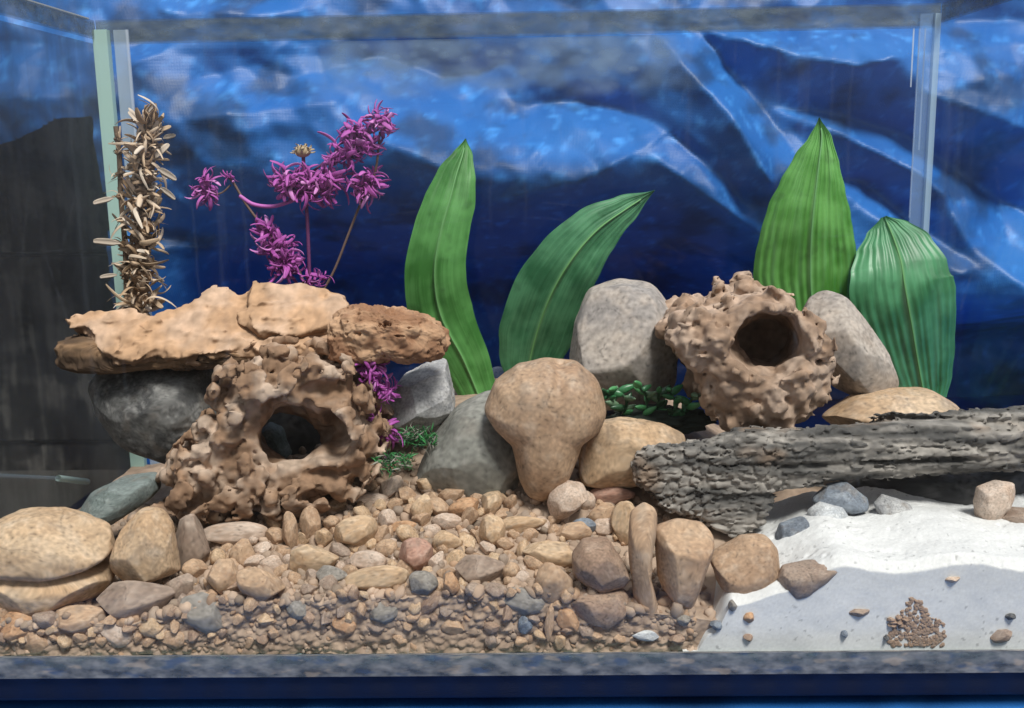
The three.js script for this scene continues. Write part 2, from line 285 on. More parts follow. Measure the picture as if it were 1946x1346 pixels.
{ // board under the tank, its navy blackened to hold the shade there
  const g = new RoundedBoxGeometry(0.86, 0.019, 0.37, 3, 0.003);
  const m = mesh('shade_toned_board', g, std({ color: lin(0.003, 0.011, 0.05), roughness: 0.6, bumpMap: weave, bumpScale: 0.0004 }), scene); m.position.set(0, -0.0152, -0.193);
  tag(m, 'board lying flat under the glass tank, coloured near-black navy for the shade there', 'board');
}
{ // weathered planks behind, seen left of the tarp
  const t = thing('plank_wall', [0, 0, 0], 'wall of dark weathered grey-brown horizontal planks seen through the left pane', 'wall');
  const step = 0.232, wt = texture(512, 256, (u, v) => { const n = fbm(u * 16, v * 6, 2, 5), m = fbm(u * 80, v * 2.2, 7, 4), k = clamp(0.34 + 2.4 * n + 2.6 * m); return [0.10 + 0.36 * k, 0.105 + 0.345 * k, 0.11 + 0.32 * k]; }, true);
  const wb = texture(512, 256, (u, v) => { const k = 0.5 + fbm(u * 40, v * 9, 2, 4); return [k, k, k]; });
  const wm = std({ map: wt, bumpMap: wb, bumpScale: 0.002, roughness: 0.9 });
  for (let i = -1; i < 4; i++) { const m = mesh('plank', new RoundedBoxGeometry(1.1, step - 0.004, 0.03, 2, 0.004), wm, t); m.position.set(-0.91, -0.0236 + step * (i + 0.5), -0.64 + 0.006 * (i % 2)); }
  const bk = mesh('added_gap_backing', new THREE.BoxGeometry(1.1, 1.2, 0.01), std({ color: lin(0.02, 0.02, 0.02), roughness: 1 }), t); bk.position.set(-0.91, 0.45, -0.675);  // added dark sheet, keeps the gaps between planks from showing bright
}

// ---------------------------------------------------------------- glass tank
const glass = phy({ color: lin(0.985, 0.992, 0.99), roughness: 0, transmission: 1, thickness: 0, ior: 1.45, specularIntensity: 0.22 });
{
  const T = 0.006, t = thing('glass_tank', [0, 0, 0], 'open glass aquarium with mineral-stained rim and bottom seam holding the rock display', 'aquarium');
  const bx = (n, w, h, d, x, y, z, m) => { const q = mesh(n, new THREE.BoxGeometry(w, h, d), m, t); q.position.set(x, y, z); return q; };
  bx('pane', 2 * HW + 2 * T, RIM, T, 0, RIM / 2, T / 2, glass);
  bx('pane', 2 * HW, RIM, T, 0, RIM / 2, -DEP - T / 2, glass);
  for (const s of [-1, 1]) bx('pane', T, RIM, DEP + T - 0.002, s * (HW + T / 2 + 0.001), RIM / 2, -DEP / 2 - T / 2 - 0.001, glass);
  bx('base_panel', 2 * HW - 0.002, 0.006, DEP - 0.002, 0, 0.004, -DEP / 2, phy({ color: lin(0.35, 0.5, 0.5), roughness: 0.2 }));
  // silicone and glass edge in the back corners
  const edge = phy({ color: lin(0.50, 0.74, 0.66), roughness: 0.25, transparent: true, opacity: 0.8 }), bead = phy({ color: lin(0.55, 0.68, 0.78), roughness: 0.3, transparent: true, opacity: 0.42 }), hair = phy({ color: lin(0.7, 0.8, 0.9), roughness: 0.3, transparent: true, opacity: 0.5 });
  const H = RIM - 0.008 - 0.01;
  bx('corner_seal', 0.013, H, 0.008, -HW + 0.0075, 0.01 + H / 2, -DEP + 0.005, edge);
  bx('corner_seal', 0.011, H, 0.002, -HW + 0.0235, 0.01 + H / 2, -DEP + 0.003, bead);
  bx('corner_seal', 0.002, H, 0.0024, -HW + 0.0302, 0.01 + H / 2, -DEP + 0.0034, hair);
  bx('corner_seal', 0.005, H, 0.006, HW - 0.0055, 0.01 + H / 2, -DEP + 0.004, phy({ color: lin(0.55, 0.75, 0.9), roughness: 0.25, transparent: true, opacity: 0.5 }));
  bx('corner_seal', 0.011, H, 0.002, HW - 0.0145, 0.01 + H / 2, -DEP + 0.003, phy({ color: lin(0.35, 0.55, 0.85), roughness: 0.3, transparent: true, opacity: 0.28 }));
  for (const [px, len] of [[1742, 0.165], [1753, 0.105], [1731, 0.05]]) bx('water_streak', 0.0013, len, 0.0006, P(px, 150, -DEP).x, RIM - 0.02 - len / 2, -DEP + 0.0012, hair);
  // scale-crusted top rim of the back pane, and of the left pane
  const scaleMap = (fx, fy, a0, dark, off) => texture(1024, 128, (u, v) => { const n = fbm(u * fx, v * fy, off, 4), m = fbm(u * fx * 0.35, v * 1.5, off + 5, 3), d = sst(0.12, 0.4, fbm(u * fx * 0.6 + 9, v * fy * 0.6, off + 9, 3)); const k = clamp(0.42 + 0.9 * n); const c = mix3([0.025, 0.05, 0.07], [0.19, 0.24, 0.27], k), q = mix3(c, [0.02, 0.03, 0.03], d * dark), e = sst(0, 0.16, v) * sst(1, 0.86, v); return [q[0], q[1], q[2], clamp(a0 + 0.5 * m + 0.35 * n) * lerp(0.35, 1, e)]; });
  const crust = std({ map: scaleMap(38, 2.2, 0.55, 0.8, 2), transparent: true, roughness: 0.7 });
  bx('limescale_rim', 2 * HW - 0.004, 0.021, 0.0016, 0, RIM - 0.0095, -DEP + 0.0012, crust);
  for (const e of [-1, 1]) { const q = bx('limescale_rim', DEP - 0.012, 0.016, 0.0016, e * (HW - 0.002), RIM - 0.008, -DEP / 2, crust); q.rotation.y = Math.PI / 2; }
  bx('glass_edge', 0.006, 0.0014, DEP - 0.02, -HW - 0.003, RIM + 0.0012, -DEP / 2, phy({ color: lin(0.55, 0.55, 0.5), roughness: 0.3 }));
  // dried splashes on the upper part of the back pane
  const spots = []; for (let i = 0; i < 70; i++) spots.push([rr(0, 1), rr(0.05, 1), rr(0.012, 0.05)]);
  const stain = texture(1024, 256, (u, v) => { let a = 0.36 * sst(0.0, 0.75, v) * (0.55 + 1.4 * fbm(u * 9, v * 3, 3, 4)); for (const [x, y, r] of spots) { const d = Math.hypot(u - x, (v - y) * 0.25) / r; if (d < 1.3) a += 0.24 * sst(1.25, 0.3, d); } const e = sst(0, 0.12, u) * sst(1, 0.88, u) * sst(0, 0.35, v + 0.25 * fbm(u * 8, 1, 4, 3)); return [0.22, 0.34, 0.50, clamp(a * 0.8) * e]; });
  const l = P(560, 60, -DEP).x, r = P(1340, 60, -DEP).x, yb = P(900, 196, -DEP).y, yt = RIM - 0.021;
  bx('water_stain', r - l, yt - yb, 0.0008, (l + r) / 2, (yt + yb) / 2, -DEP + 0.0008, std({ map: stain, transparent: true, roughness: 0.6 }));
  // grime on the left pane
  const film = texture(512, 512, (u, v) => { const st = fbm(u * 34, v * 1.6, 3, 4), n = fbm(u * 9, v * 9, 8, 5), a = lerp(0.30, 0.44, sst(0.75, 0.3, v)) + 0.30 * n + 0.22 * st; return [0.045 + 0.03 * n, 0.05 + 0.03 * n, 0.055 + 0.03 * n, clamp(a)]; });
  const gq = bx('grime_film', DEP - 0.014, RIM - 0.04, 0.0006, -HW + 0.0008, RIM / 2, -DEP / 2, std({ map: film, transparent: true, roughness: 0.7 })); gq.rotation.y = Math.PI / 2;
  // pale bead low on the left pane
  { const a = PX(-30, 902, -HW + 0.004), b = PX(110, 909, -HW + 0.004), c = PX(166, 916, -HW + 0.004), gm = (o, c2) => phy({ color: c2, roughness: 0.5, transparent: true, opacity: o });
    mesh('silicone_bead', new THREE.TubeGeometry(new THREE.CatmullRomCurve3([a, b]), 12, 0.0014, 6), gm(0.25, lin(0.3, 0.4, 0.5)), t);
    mesh('silicone_bead', new THREE.TubeGeometry(new THREE.CatmullRomCurve3([b, c]), 12, 0.0026, 8), gm(0.6, lin(0.5, 0.66, 0.64)), t); }
  // glass haze painted over the upper front pane, with dust, drips and scratches
  { const sc = []; for (let i = 0; i < 26; i++) { const x = rr(0, 1), y = rr(0.2, 1), a = rr(-0.25, 0.25) + (rnd() < 0.5 ? 0 : 1.57), l = rr(0.02, 0.12); sc.push([x, y, Math.cos(a), Math.sin(a), l]); }
    const drip = []; for (let i = 0; i < 22; i++) drip.push([rr(0, 1), rr(0.25, 0.9), rr(0.0008, 0.0022)]);
    const film = texture(1024, 768, (u, v) => { let a = 0.002 + 0.045 * sst(0.5, 1, v) * clamp(0.6 + 1.6 * fbm(u * 7, v * 4, 3, 4)) + 0.008 * sst(0.2, 0.5, fbm(u * 60, v * 46, 6, 3)); for (const [x, y, w] of drip) if (v > y) a += 0.025 * Math.exp(-Math.pow((u - x + 0.002 * noise(v * 20, x * 50, 1)) / w, 2)) * sst(y, y + 0.1, v); for (const [x, y, c, s2, l] of sc) { const dx = u - x, dy = v - y, al = dx * c + dy * s2, ac = -dx * s2 + dy * c; if (al > 0 && al < l && Math.abs(ac) < 0.0009) a += 0.03 * (0.6 + noise(al * 60, x * 40, 1)); } return [0.42, 0.48, 0.55, clamp(a)]; });
    bx('haze_dust_film', 2 * HW - 0.02, RIM - 0.03, 0.0004, 0, RIM / 2 + 0.008, T + 0.0004, std({ map: film, transparent: true, roughness: 0.8 })); }
  // bottom seam along the front: cloudy silicone with grit caught behind it
  const seam = texture(2048, 64, (u, v) => { const n = fbm(u * 60, v * 2.2, 2, 4), b = fbm(u * 40 + 5, v * 1.9, 9, 3), t2 = sst(0.16, 0.34, fbm(u * 50, v * 2.5 + 4, 5, 3)); let c = mix3([0.06, 0.072, 0.09], [0.23, 0.23, 0.225], clamp(0.5 + 1.8 * n)); c = mix3(c, [0.05, 0.085, 0.16], sst(0.1, 0.35, b) * 0.8); c = mix3(c, [0.42, 0.34, 0.26], t2 * 0.55); return [c[0], c[1], c[2], clamp(0.78 + 0.5 * n)]; });
  bx('seam_strip', 2 * HW, 0.0142, 0.002, 0, 0.0072, T + 0.0012, phy({ map: seam, transparent: true, roughness: 0.3 }));
}

// ---------------------------------------------------------------- substrate
const knots = (list, x) => { if (x <= list[0][0]) return list[0][1]; for (let i = 1; i < list.length; i++) if (x < list[i][0]) { const t = (x - list[i - 1][0]) / (list[i][0] - list[i - 1][0]); return lerp(list[i - 1][1], list[i][1], t * t * (3 - 2 * t)); } return list.at(-1)[1]; };
const FRONT = [[-0.37, 0.028], [-0.25, 0.030], [-0.17, 0.044], [0.02, 0.048], [0.09, 0.034], [0.13, 0.028], [0.37, 0.03]];
const RISE = [[-0.37, 0.0], [-0.27, 0.012], [-0.18, 0.040], [-0.02, 0.060], [0.12, 0.066], [0.2, 0.03], [0.37, 0.025]];
const bed = (x, z) => knots(FRONT, x) + knots(RISE, x) * sst(0.01, 0.24, -z) + 0.004 * fbm(x * 30, 2, z * 30, 3);
const SAND = [[0.106, 0.002], [0.122, 0.026], [0.135, 0.046], [0.165, 0.053], [0.205, 0.0675], [0.4, 0.0665]];
const sandTop = (x, z) => knots(SAND, x - 0.15 * Math.max(0, -z - 0.02)) + 0.0035 * fbm(x * 22, 1, z * 22, 3) + 0.0014 * fbm(x * 90, 4, z * 90, 2) - 0.004 * sst(-0.075, -0.11, z) + 0.003 * sst(-0.03, -0.06, z) - 0.004 * sst(-0.012, -0.0045, z) + 0.0026 * Math.sin(x * 70 + 1) - 0.002 * sst(0.15, 0.45, fbm(x * 60, 7, z * 60, 3)) + 0.0003 * noise(x * 420, 1, z * 420);
function onBed(px, py) { // where the line of sight meets the gravel (or its face behind the front glass)
  const d = ray(px, py), q = camera.position.clone(); d.multiplyScalar(0.002);
  for (let i = 0; i < 700; i++) { q.add(d); if (q.z < 0 && q.y < bed(q.x, q.z)) break; if (q.z < -0.34) break; }
  return q;
}
function slabGrid(x0, x1, z0, z1, nx, nz, top, bottom, rag = 0) { // a heightfield with a front face down to the tank floor
  const pos = [], idx = [], W = nx + 1, rows = 60;
  for (let r = 0; r < rows; r++) for (let i = 0; i <= nx; i++) { const x = lerp(x0, x1, i / nx), h = top(x, z1); { const y = lerp(bottom, h, r / rows); let k = rag ? Math.max(0, 1 - worley(x / 0.007, y / 0.006, 2)[0]) * 0.0045 + 0.002 * fbm(x * 300, y * 300, 3, 3) : 0; if (rag) k *= sst(0.125, 0.1, x); pos.push(x, y, z1 + 0.0004 + 0.0005 * fbm(x * 70, y * 70, 3, 3) + k); } }
  for (let j = nz; j >= 0; j--) for (let i = 0; i <= nx; i++) { const x = lerp(x0, x1, i / nx), z = lerp(z0, z1, j / nz); pos.push(x, top(x, z), z); }
  const R = pos.length / 3 / W; for (let j = 0; j < R - 1; j++) for (let i = 0; i < nx; i++) { const a = j * W + i; idx.push(a, a + 1, a + W + 1, a, a + W + 1, a + W); }
  const g = new THREE.BufferGeometry(); g.setAttribute('position', new THREE.Float32BufferAttribute(pos, 3)); g.setIndex(idx); g.computeVertexNormals(); return g;
}
const pebbleShapes = [];
for (let v = 0; v < 10; v++) { // unit pebbles
  const g = sphere(9), p = g.attributes.position, cuts = []; for (let k = 0; k < 9; k++) cuts.push([V(rr(-1, 1), rr(-1, 1), rr(-1, 1)).normalize(), rr(0.58, 0.88)]);
  for (let i = 0; i < p.count; i++) {
    const q = V(p.getX(i), p.getY(i), p.getZ(i)); q.multiplyScalar(1 + 0.22 * fbm(q.x * 1.1 + v * 9, q.y * 1.1, q.z * 1.1, 2) + 0.035 * fbm(q.x * 5, q.y * 5 + v, q.z * 5, 3));
    for (const [n, d] of cuts) { const e = q.dot(n) - d; if (e > 0) q.addScaledVector(n, -e * 0.88); }
    p.setXYZ(i, q.x, q.y, q.z);
  }
  g.computeVertexNormals(); pebbleShapes.push(g);
}
const pebbleGeo = {}; // coloured variants by kind
function pebble(kind, v) { const k = kind + v; if (!pebbleGeo[k]) pebbleGeo[k] = paint(pebbleShapes[v].clone(), stoneColour(kind, 1.1, v * 7.3 + kind.length)); return pebbleGeo[k]; }

{
  const t = thing('gravel_bed', [0, 0, 0], 'fine brown grit and gravel filling the tank floor under the pebbles', 'gravel'); t.userData.kind = 'stuff';
  const g = paint(slabGrid(-HW + 0.002, HW - 0.002, -DEP + 0.002, -0.0085, 760, 190, bed, 0.008, 1), (x, y, z) => { const n = fbm(x * 60, y * 60, z * 60, 4), m = fbm(x * 300, y * 300, z * 300, 2); return sc3(mix3([0.42, 0.31, 0.225], [0.28, 0.20, 0.145], clamp(0.5 + 1.6 * n)), 1 + 0.4 * m); });
  mesh('grit_fill', g, stoneMat, t).userData.kind = 'stuff';
  const small = [0, 1, 2, 3].map((v) => { const q = sphere(2), p = q.attributes.position; for (let i = 0; i < p.count; i++) { const a = V(p.getX(i), p.getY(i), p.getZ(i)); a.multiplyScalar(1 + 0.45 * fbm(a.x * 1.3 + v * 5, a.y * 1.3, a.z * 1.3, 2)); p.setXYZ(i, a.x, a.y, a.z); } q.computeVertexNormals(); return q; });
  const M = new THREE.Matrix4(), Q = new THREE.Quaternion(), mats = std({ roughness: 0.85 });
  const tone = [[0.42, 0.30, 0.215], [0.37, 0.265, 0.19], [0.32, 0.23, 0.165], [0.46, 0.34, 0.25], [0.34, 0.26, 0.20], [0.40, 0.26, 0.165], [0.28, 0.21, 0.155]];
  small.forEach((geo, v) => {
    const n = 1700, im = new THREE.InstancedMesh(geo, mats, n); im.name = 'grit'; im.castShadow = im.receiveShadow = true; im.userData.kind = 'stuff';
    for (let i = 0; i < n; i++) {
      const face = rnd() < 0.62; let x = rr(-0.365, face ? 0.112 : 0.125), z, y;
      const s = face ? rr(0.0008, 0.0028) : rr(0.0012, 0.0045);
      if (face) { z = -0.0080 + rr(-0.004, 0.002) - s * 0.4; y = rr(0.008, bed(x, -0.011)); } else { z = -Math.pow(rnd(), 1.3) * 0.2 - 0.006; y = bed(x, z) + s * rr(-0.2, 0.5); }
      Q.setFromEuler(new THREE.Euler(rr(0, 6), rr(0, 6), rr(0, 6))); M.compose(V(x, y, z), Q, V(s * rr(0.8, 1.5), s * rr(0.6, 1), s * rr(0.7, 1.1))); im.setMatrixAt(i, M);
      const c = tone[Math.floor(rnd() * tone.length)], k = rr(0.75, 1.15); im.setColorAt(i, lin(c[0] * k, c[1] * k, c[2] * k));
    }
    t.add(im);
  });
}
{
  const g = paint(slabGrid(0.104, HW - 0.0025, -0.15, -0.0045, 320, 150, (x, z) => Math.max(sandTop(x, z), 0.0094), 0.009), (x, y, z) => { const n = fbm(x * 26, y * 26, z * 26, 4), m = noise(x * 700, y * 700, z * 700), d = sst(0.34, 0.5, fbm(x * 70, y * 70, z * 70 + 4, 3)); return sc3(mix3(mix3([0.70, 0.70, 0.685], [0.60, 0.60, 0.59], clamp(0.4 + n)), [0.35, 0.33, 0.31], d * 0.5), (1 + 0.14 * m) * (noise(x * 330 + 7, y * 330, z * 330 + 9) > 0.60 + 0.25 * noise(x * 30, y * 30, z * 30) ? 0.62 : 1)); });
  tag(mesh('white_sand', g, stoneMat, scene), 'drift of fine white sand filling the front right of the tank', 'sand', null, 'stuff');
}

// ---------------------------------------------------------------- large stones
stone('grey_rock', '178,722 200,700 300,688 430,690 450,760 410,830 340,884 272,862 205,790', -0.20, 0.055, 'mottled', 'large dark grey speckled rock propping up the left end of the slab', { rough: 0.02, cat: 'rock', cf: 3, detail: 44 });
stone('angular_rock', '728,800 740,756 764,714 812,690 846,685 858,720 866,776 836,802 778,824', -0.185, 0.04, 'light', 'pale grey angular rock with dark seams right of the left clay cave', { smooth: 1, rough: 0.022, cat: 'rock', cf: 1.8, band: 2, detail: 40, facet: [[0.3, 0.5, 0.81, 0.62], [-0.55, 0.25, 0.8, 0.62]] });
stone('grey_rock', '786,910 815,840 868,778 930,746 990,770 1016,850 1020,950 960,972 880,968 800,945', -0.155, 0.05, 'green', 'broad smooth grey-green rock sloping up behind the gravel', { rough: 0.008, cat: 'rock', detail: 44, facet: [[-0.35, 0.45, 0.82, 0.62]] });
stone('tan_stone', '919,775 938,722 985,690 1040,680 1095,690 1130,728 1146,782 1140,815 1110,842 1096,880 1082,920 1058,945 1028,953 1000,940 984,910 976,870 970,842 940,808', -0.115, 0.034, 'tan', 'big smooth tan stone shaped like a molar tooth', { smooth: 1, rough: 0.006, lump: 0.06, cf: 0.9, detail: 50, cuts: 0, facet: [[-0.42, 0.12, 0.9, 0.56], [0.34, 0.2, 0.92, 0.6]], groove: (x, y, z) => z < 0 ? 0 : -0.075 * Math.exp(-Math.pow((x - 0.02 - 0.16 * y - 0.05 * Math.sin(y * 4)) / 0.07, 2)) * sst(-0.75, -0.3, y) * sst(1.0, 0.5, y) - 0.05 * Math.exp(-Math.pow((y + 0.22 - 0.5 * (x - 0.3)) / 0.09, 2)) * sst(0.1, 0.3, x), mat: smoothMat, colour: (() => { const f = stoneColour('tan', 26, 4); return (x, y, z) => { const v = Math.abs(x + 0.010 + 0.45 * (0 - y) * 0.25 + 0.016 * fbm(x * 40, y * 40, z * 40, 3)); let q = sc3(f(x, y, z), 0.98); q = mix3(q, [0.56, 0.42, 0.31], 0.3 * sst(0.004, 0.0004, v) * sst(-0.25, 0.2, noise(x * 50, y * 50, 4))); return q; }; })() });
stone('boulder', '1078,690 1094,612 1125,556 1180,535 1240,545 1276,590 1288,645 1282,722 1252,765 1120,775', -0.245, 0.06, 'boulder', 'tall rounded grey-brown boulder standing behind the tooth-shaped stone', { rough: 0.007, cat: 'rock', cf: 1.5, detail: 44 });
stone('tan_stone', '1098,850 1122,806 1180,797 1262,806 1306,828 1296,900 1200,926 1150,927 1104,920', -0.128, 0.022, 'sandy', 'blocky sandy stone wedged under the left end of the log', { rough: 0.012, box: 0.6, detail: 36 });
stone('tan_stone', '1522,606 1538,566 1570,548 1606,560 1641,602 1682,672 1702,726 1690,748 1640,756 1590,742 1556,694', -0.205, 0.034, 'boulder', 'smooth grey-tan stone leaning on the right side of the right cave', { rough: 0.008, detail: 36, cf: 1.3 });
stone('tan_stone', '1552,800 1620,760 1700,740 1772,741 1824,772 1806,806 1700,826 1600,824', -0.175, 0.032, 'sandy', 'flat rounded orange-tan stone lying behind the log, right of the right cave', { rough: 0.007, detail: 32, mat: smoothMat });
stone('slate_stone', '138,978 168,940 220,914 296,902 300,935 234,986 192,1007 160,1002', -0.11, 0.028, 'slate', 'grey-green layered slate stone left of the left clay cave', { rough: 0.014, band: 5, cf: 1.6, detail: 30 });
stone('layered_stone', '-70,1080 -50,1010 20,982 96,975 152,990 196,1010 212,1046 206,1078 215,1104 184,1138 100,1156 0,1158 -60,1140', -0.040, 0.032, 'sandy', 'large flat sandy stone split into two layers at the far left', { cuts: 3, smooth: 1, rough: 0.014, box: 0.6, detail: 50, cf: 1.6, band: 2, groove: (x, y, z) => -0.26 * Math.exp(-Math.pow((y + 0.03 - 0.06 * x + 0.03 * Math.sin(x * 5)) / 0.045, 2)) });

// ---------------------------------------------------------------- clay caves and slab
function claySDF(poly, hole, z0, half, o) {
  const off = o.off;
  return (x, y, z) => {
    const q = z - z0, d2 = polyDist(poly, x, y) + (o.crag ? 0.0135 : 0.011);
    const ez = Math.abs(q) - half + 0.028;
    let d = Math.hypot(Math.max(d2 + 0.018, 0), Math.max(ez, 0)) - 0.028 + Math.min(Math.max(d2 + 0.018, ez), 0);
    if (d > 0.02) return d - 0.008;
    const b = o.bore(q), hd = Math.hypot((x - b[0]) / b[2], (y - b[1]) / b[3]) - 1 + 0.6 * fbm(x * 38, y * 38, z * 30, 3);
    const hm = hd * Math.min(b[2], b[3]);
    const dd = d, lump = o.lump(x, y), bl = o.knob(x), wx = 0.0022 * noise(x * 90, y * 90, z * 90), wy = 0.0022 * noise(x * 90 + 9, y * 90, z * 90), w = worley((x + wx) / o.cell + off, (y + wy) / o.cell, z / o.cell), w2 = worley(x / o.cell * 2.1, y / o.cell * 2.1 + off, z / o.cell * 2.1);
    const r0 = o.cell * (o.rad + 0.14 * noise(x * 45, y * 45, z * 45 + off)), wob = 0.0042 * fbm(x * 130, y * 130, z * 130, 4) + 0.003 * sst(0.2, 0.45, fbm(x * 75 + off, y * 75, z * 75, 3)) + 0.0024 * sst(0.42, 0.2, worley(x / 0.008, y / 0.008 + off, z / 0.008)[0]), base = d + o.sink * bl - 0.002 * fbm(x * 60, y * 60, z * 60, 3);
    if (o.crag) { d += o.crag * (Math.abs(noise(x * 42 + off, y * 42, z * 42)) * -1.5 + 0.35) ; d += o.crag * 0.4 * (0.3 - 1.4 * Math.abs(noise(x * 90, y * 90 + off, z * 90))); }
    d = smin(base + (o.crag ? d - dd : 0) - lump * 0.35 * (0.62 - w2[0]), Math.max(w[0] * o.cell - r0, d - 0.22 * o.cell), lerp(0.006, 0.0012, bl)) + wob;
    d = smax(d, -(hm + lump * 0.4 * (w[0] - 0.5)), 0.006);
    for (const [cx, cy, cz, rx, ry, rz] of o.carve ?? []) d = smax(d, -(Math.hypot((x - cx) / rx, (y - cy) / ry, (z - cz) / rz) - 1) * Math.min(rx, ry, rz), 0.004);
    return d;
  };
}
const clayMat = std({ vertexColors: true, roughness: 0.95 });
{
  const z0 = -0.135, poly = pts('288,965 296,920 330,858 385,780 412,706 455,676 512,664 590,672 655,694 690,740 702,790 728,830 716,890 680,945 640,968 560,980 470,990 400,996').map(([x, y]) => { const p = P(x, y, z0 + 0.03); return [p.x, p.y]; });
  const a = P(568, 818, z0 + 0.045), b = P(548, 830, z0 - 0.05), m = pxm(z0);
  const slit = P(608, 912, z0 + 0.052), brow = P(618, 752, z0 + 0.05), wall = P(628, 830, z0 + 0.04);
  const f = claySDF(poly, null, z0, 0.052, { off: 3, cell: 0.0165, sink: 0.010, rad: 0.44, knob: (x) => lerp(1, 0.45, sst(-0.13, -0.08, x)), lump: (x) => lerp(0.0075, 0.005, sst(-0.12, -0.07, x)), bore: (q) => { const t = clamp((q + 0.05) / 0.1), k = lerp(0.74, 1.0, t); return [lerp(b.x, a.x, t), lerp(b.y, a.y, t), 76 * m * k, 64 * m * k]; }, carve: [[slit.x, slit.y, slit.z, 0.015, 0.0055, 0.02], [brow.x, brow.y, brow.z, 0.024, 0.010, 0.026], [wall.x, wall.y, wall.z, 0.014, 0.018, 0.045]] });
  const xs = poly.map((p) => p[0]), ys = poly.map((p) => p[1]);
  const g = sdfMesh(f, [Math.min(...xs) - 0.012, Math.min(...ys) - 0.012, z0 - 0.066], [Math.max(...xs) + 0.012, Math.max(...ys) + 0.012, z0 + 0.066], 0.0014);
  paint(g, (x, y, z) => { const n = fbm(x * 35, y * 35, z * 35, 4), k = fbm(x * 150, y * 150, z * 150, 3), c = sst(-0.1, 0.25, n + 0.25 * sst(-0.11, -0.07, x)); return sc3(mix3([0.27, 0.165, 0.10], [0.46, 0.345, 0.26], c), 1 + 0.8 * k); });
  tag(mesh('clay_cave', g, clayMat, scene), 'lumpy reddish clay cave on the left with a round tunnel hole, under the slab', 'aquarium cave');
  const s = stone('grey_stone', '470,890 482,822 512,803 536,815 552,862 530,892', -0.20, 0.016, 'slate', 'small grey stone seen inside the hole of the left clay cave', { rough: 0.02, detail: 16, smooth: 1 }); s.castShadow = true;
  stone('grey_rock', '455,900 470,780 540,748 640,760 680,820 670,900 560,925', -0.225, 0.02, 'dark', 'dark rock added behind the hole of the left clay cave to stand in for its shade', { rough: 0.03, detail: 20, cat: 'rock' });  // added stopper, its dark colour supplies the shade inside the tunnel
}
{
  const z0 = -0.165, poly = pts('1268,645 1284,612 1340,590 1372,590 1402,560 1468,552 1512,574 1548,600 1566,650 1588,690 1582,740 1546,806 1484,828 1400,828 1346,786 1326,712 1284,682').map(([x, y]) => { const p = P(x, y, z0 + 0.025); return [p.x, p.y]; });
  const a = P(1460, 658, z0 + 0.045), b = P(1458, 652, z0 - 0.05), m = pxm(z0);
  const f = claySDF(poly, null, z0 - 0.02, 0.068, { off: 11, cell: 0.024, sink: 0.002, rad: 0.36, crag: 0.009, knob: () => 0.05, lump: () => 0.0045, bore: (q) => { const t = clamp((q + 0.05) / 0.1), k = q < -0.038 ? 0.01 : lerp(0.8, 1.0, t); return [lerp(b.x, a.x, t), lerp(b.y, a.y, t), 62 * m * k, 55 * m * k]; } });
  const xs = poly.map((p) => p[0]), ys = poly.map((p) => p[1]);
  const g = sdfMesh(f, [Math.min(...xs) - 0.012, Math.min(...ys) - 0.012, z0 - 0.10], [Math.max(...xs) + 0.012, Math.max(...ys) + 0.012, z0 + 0.06], 0.0015);
  paint(g, (x, y, z) => { const n = fbm(x * 35, y * 35, z * 35, 4), k = fbm(x * 150, y * 150, z * 150, 3); return sc3(mix3([0.30, 0.20, 0.135], [0.44, 0.325, 0.245], sst(-0.2, 0.25, n)), 1 + 0.8 * k); });
  tag(mesh('clay_cave', g, clayMat, scene), 'pale brown clay cave on the right with a dark round hole, resting behind the log', 'aquarium cave');
}
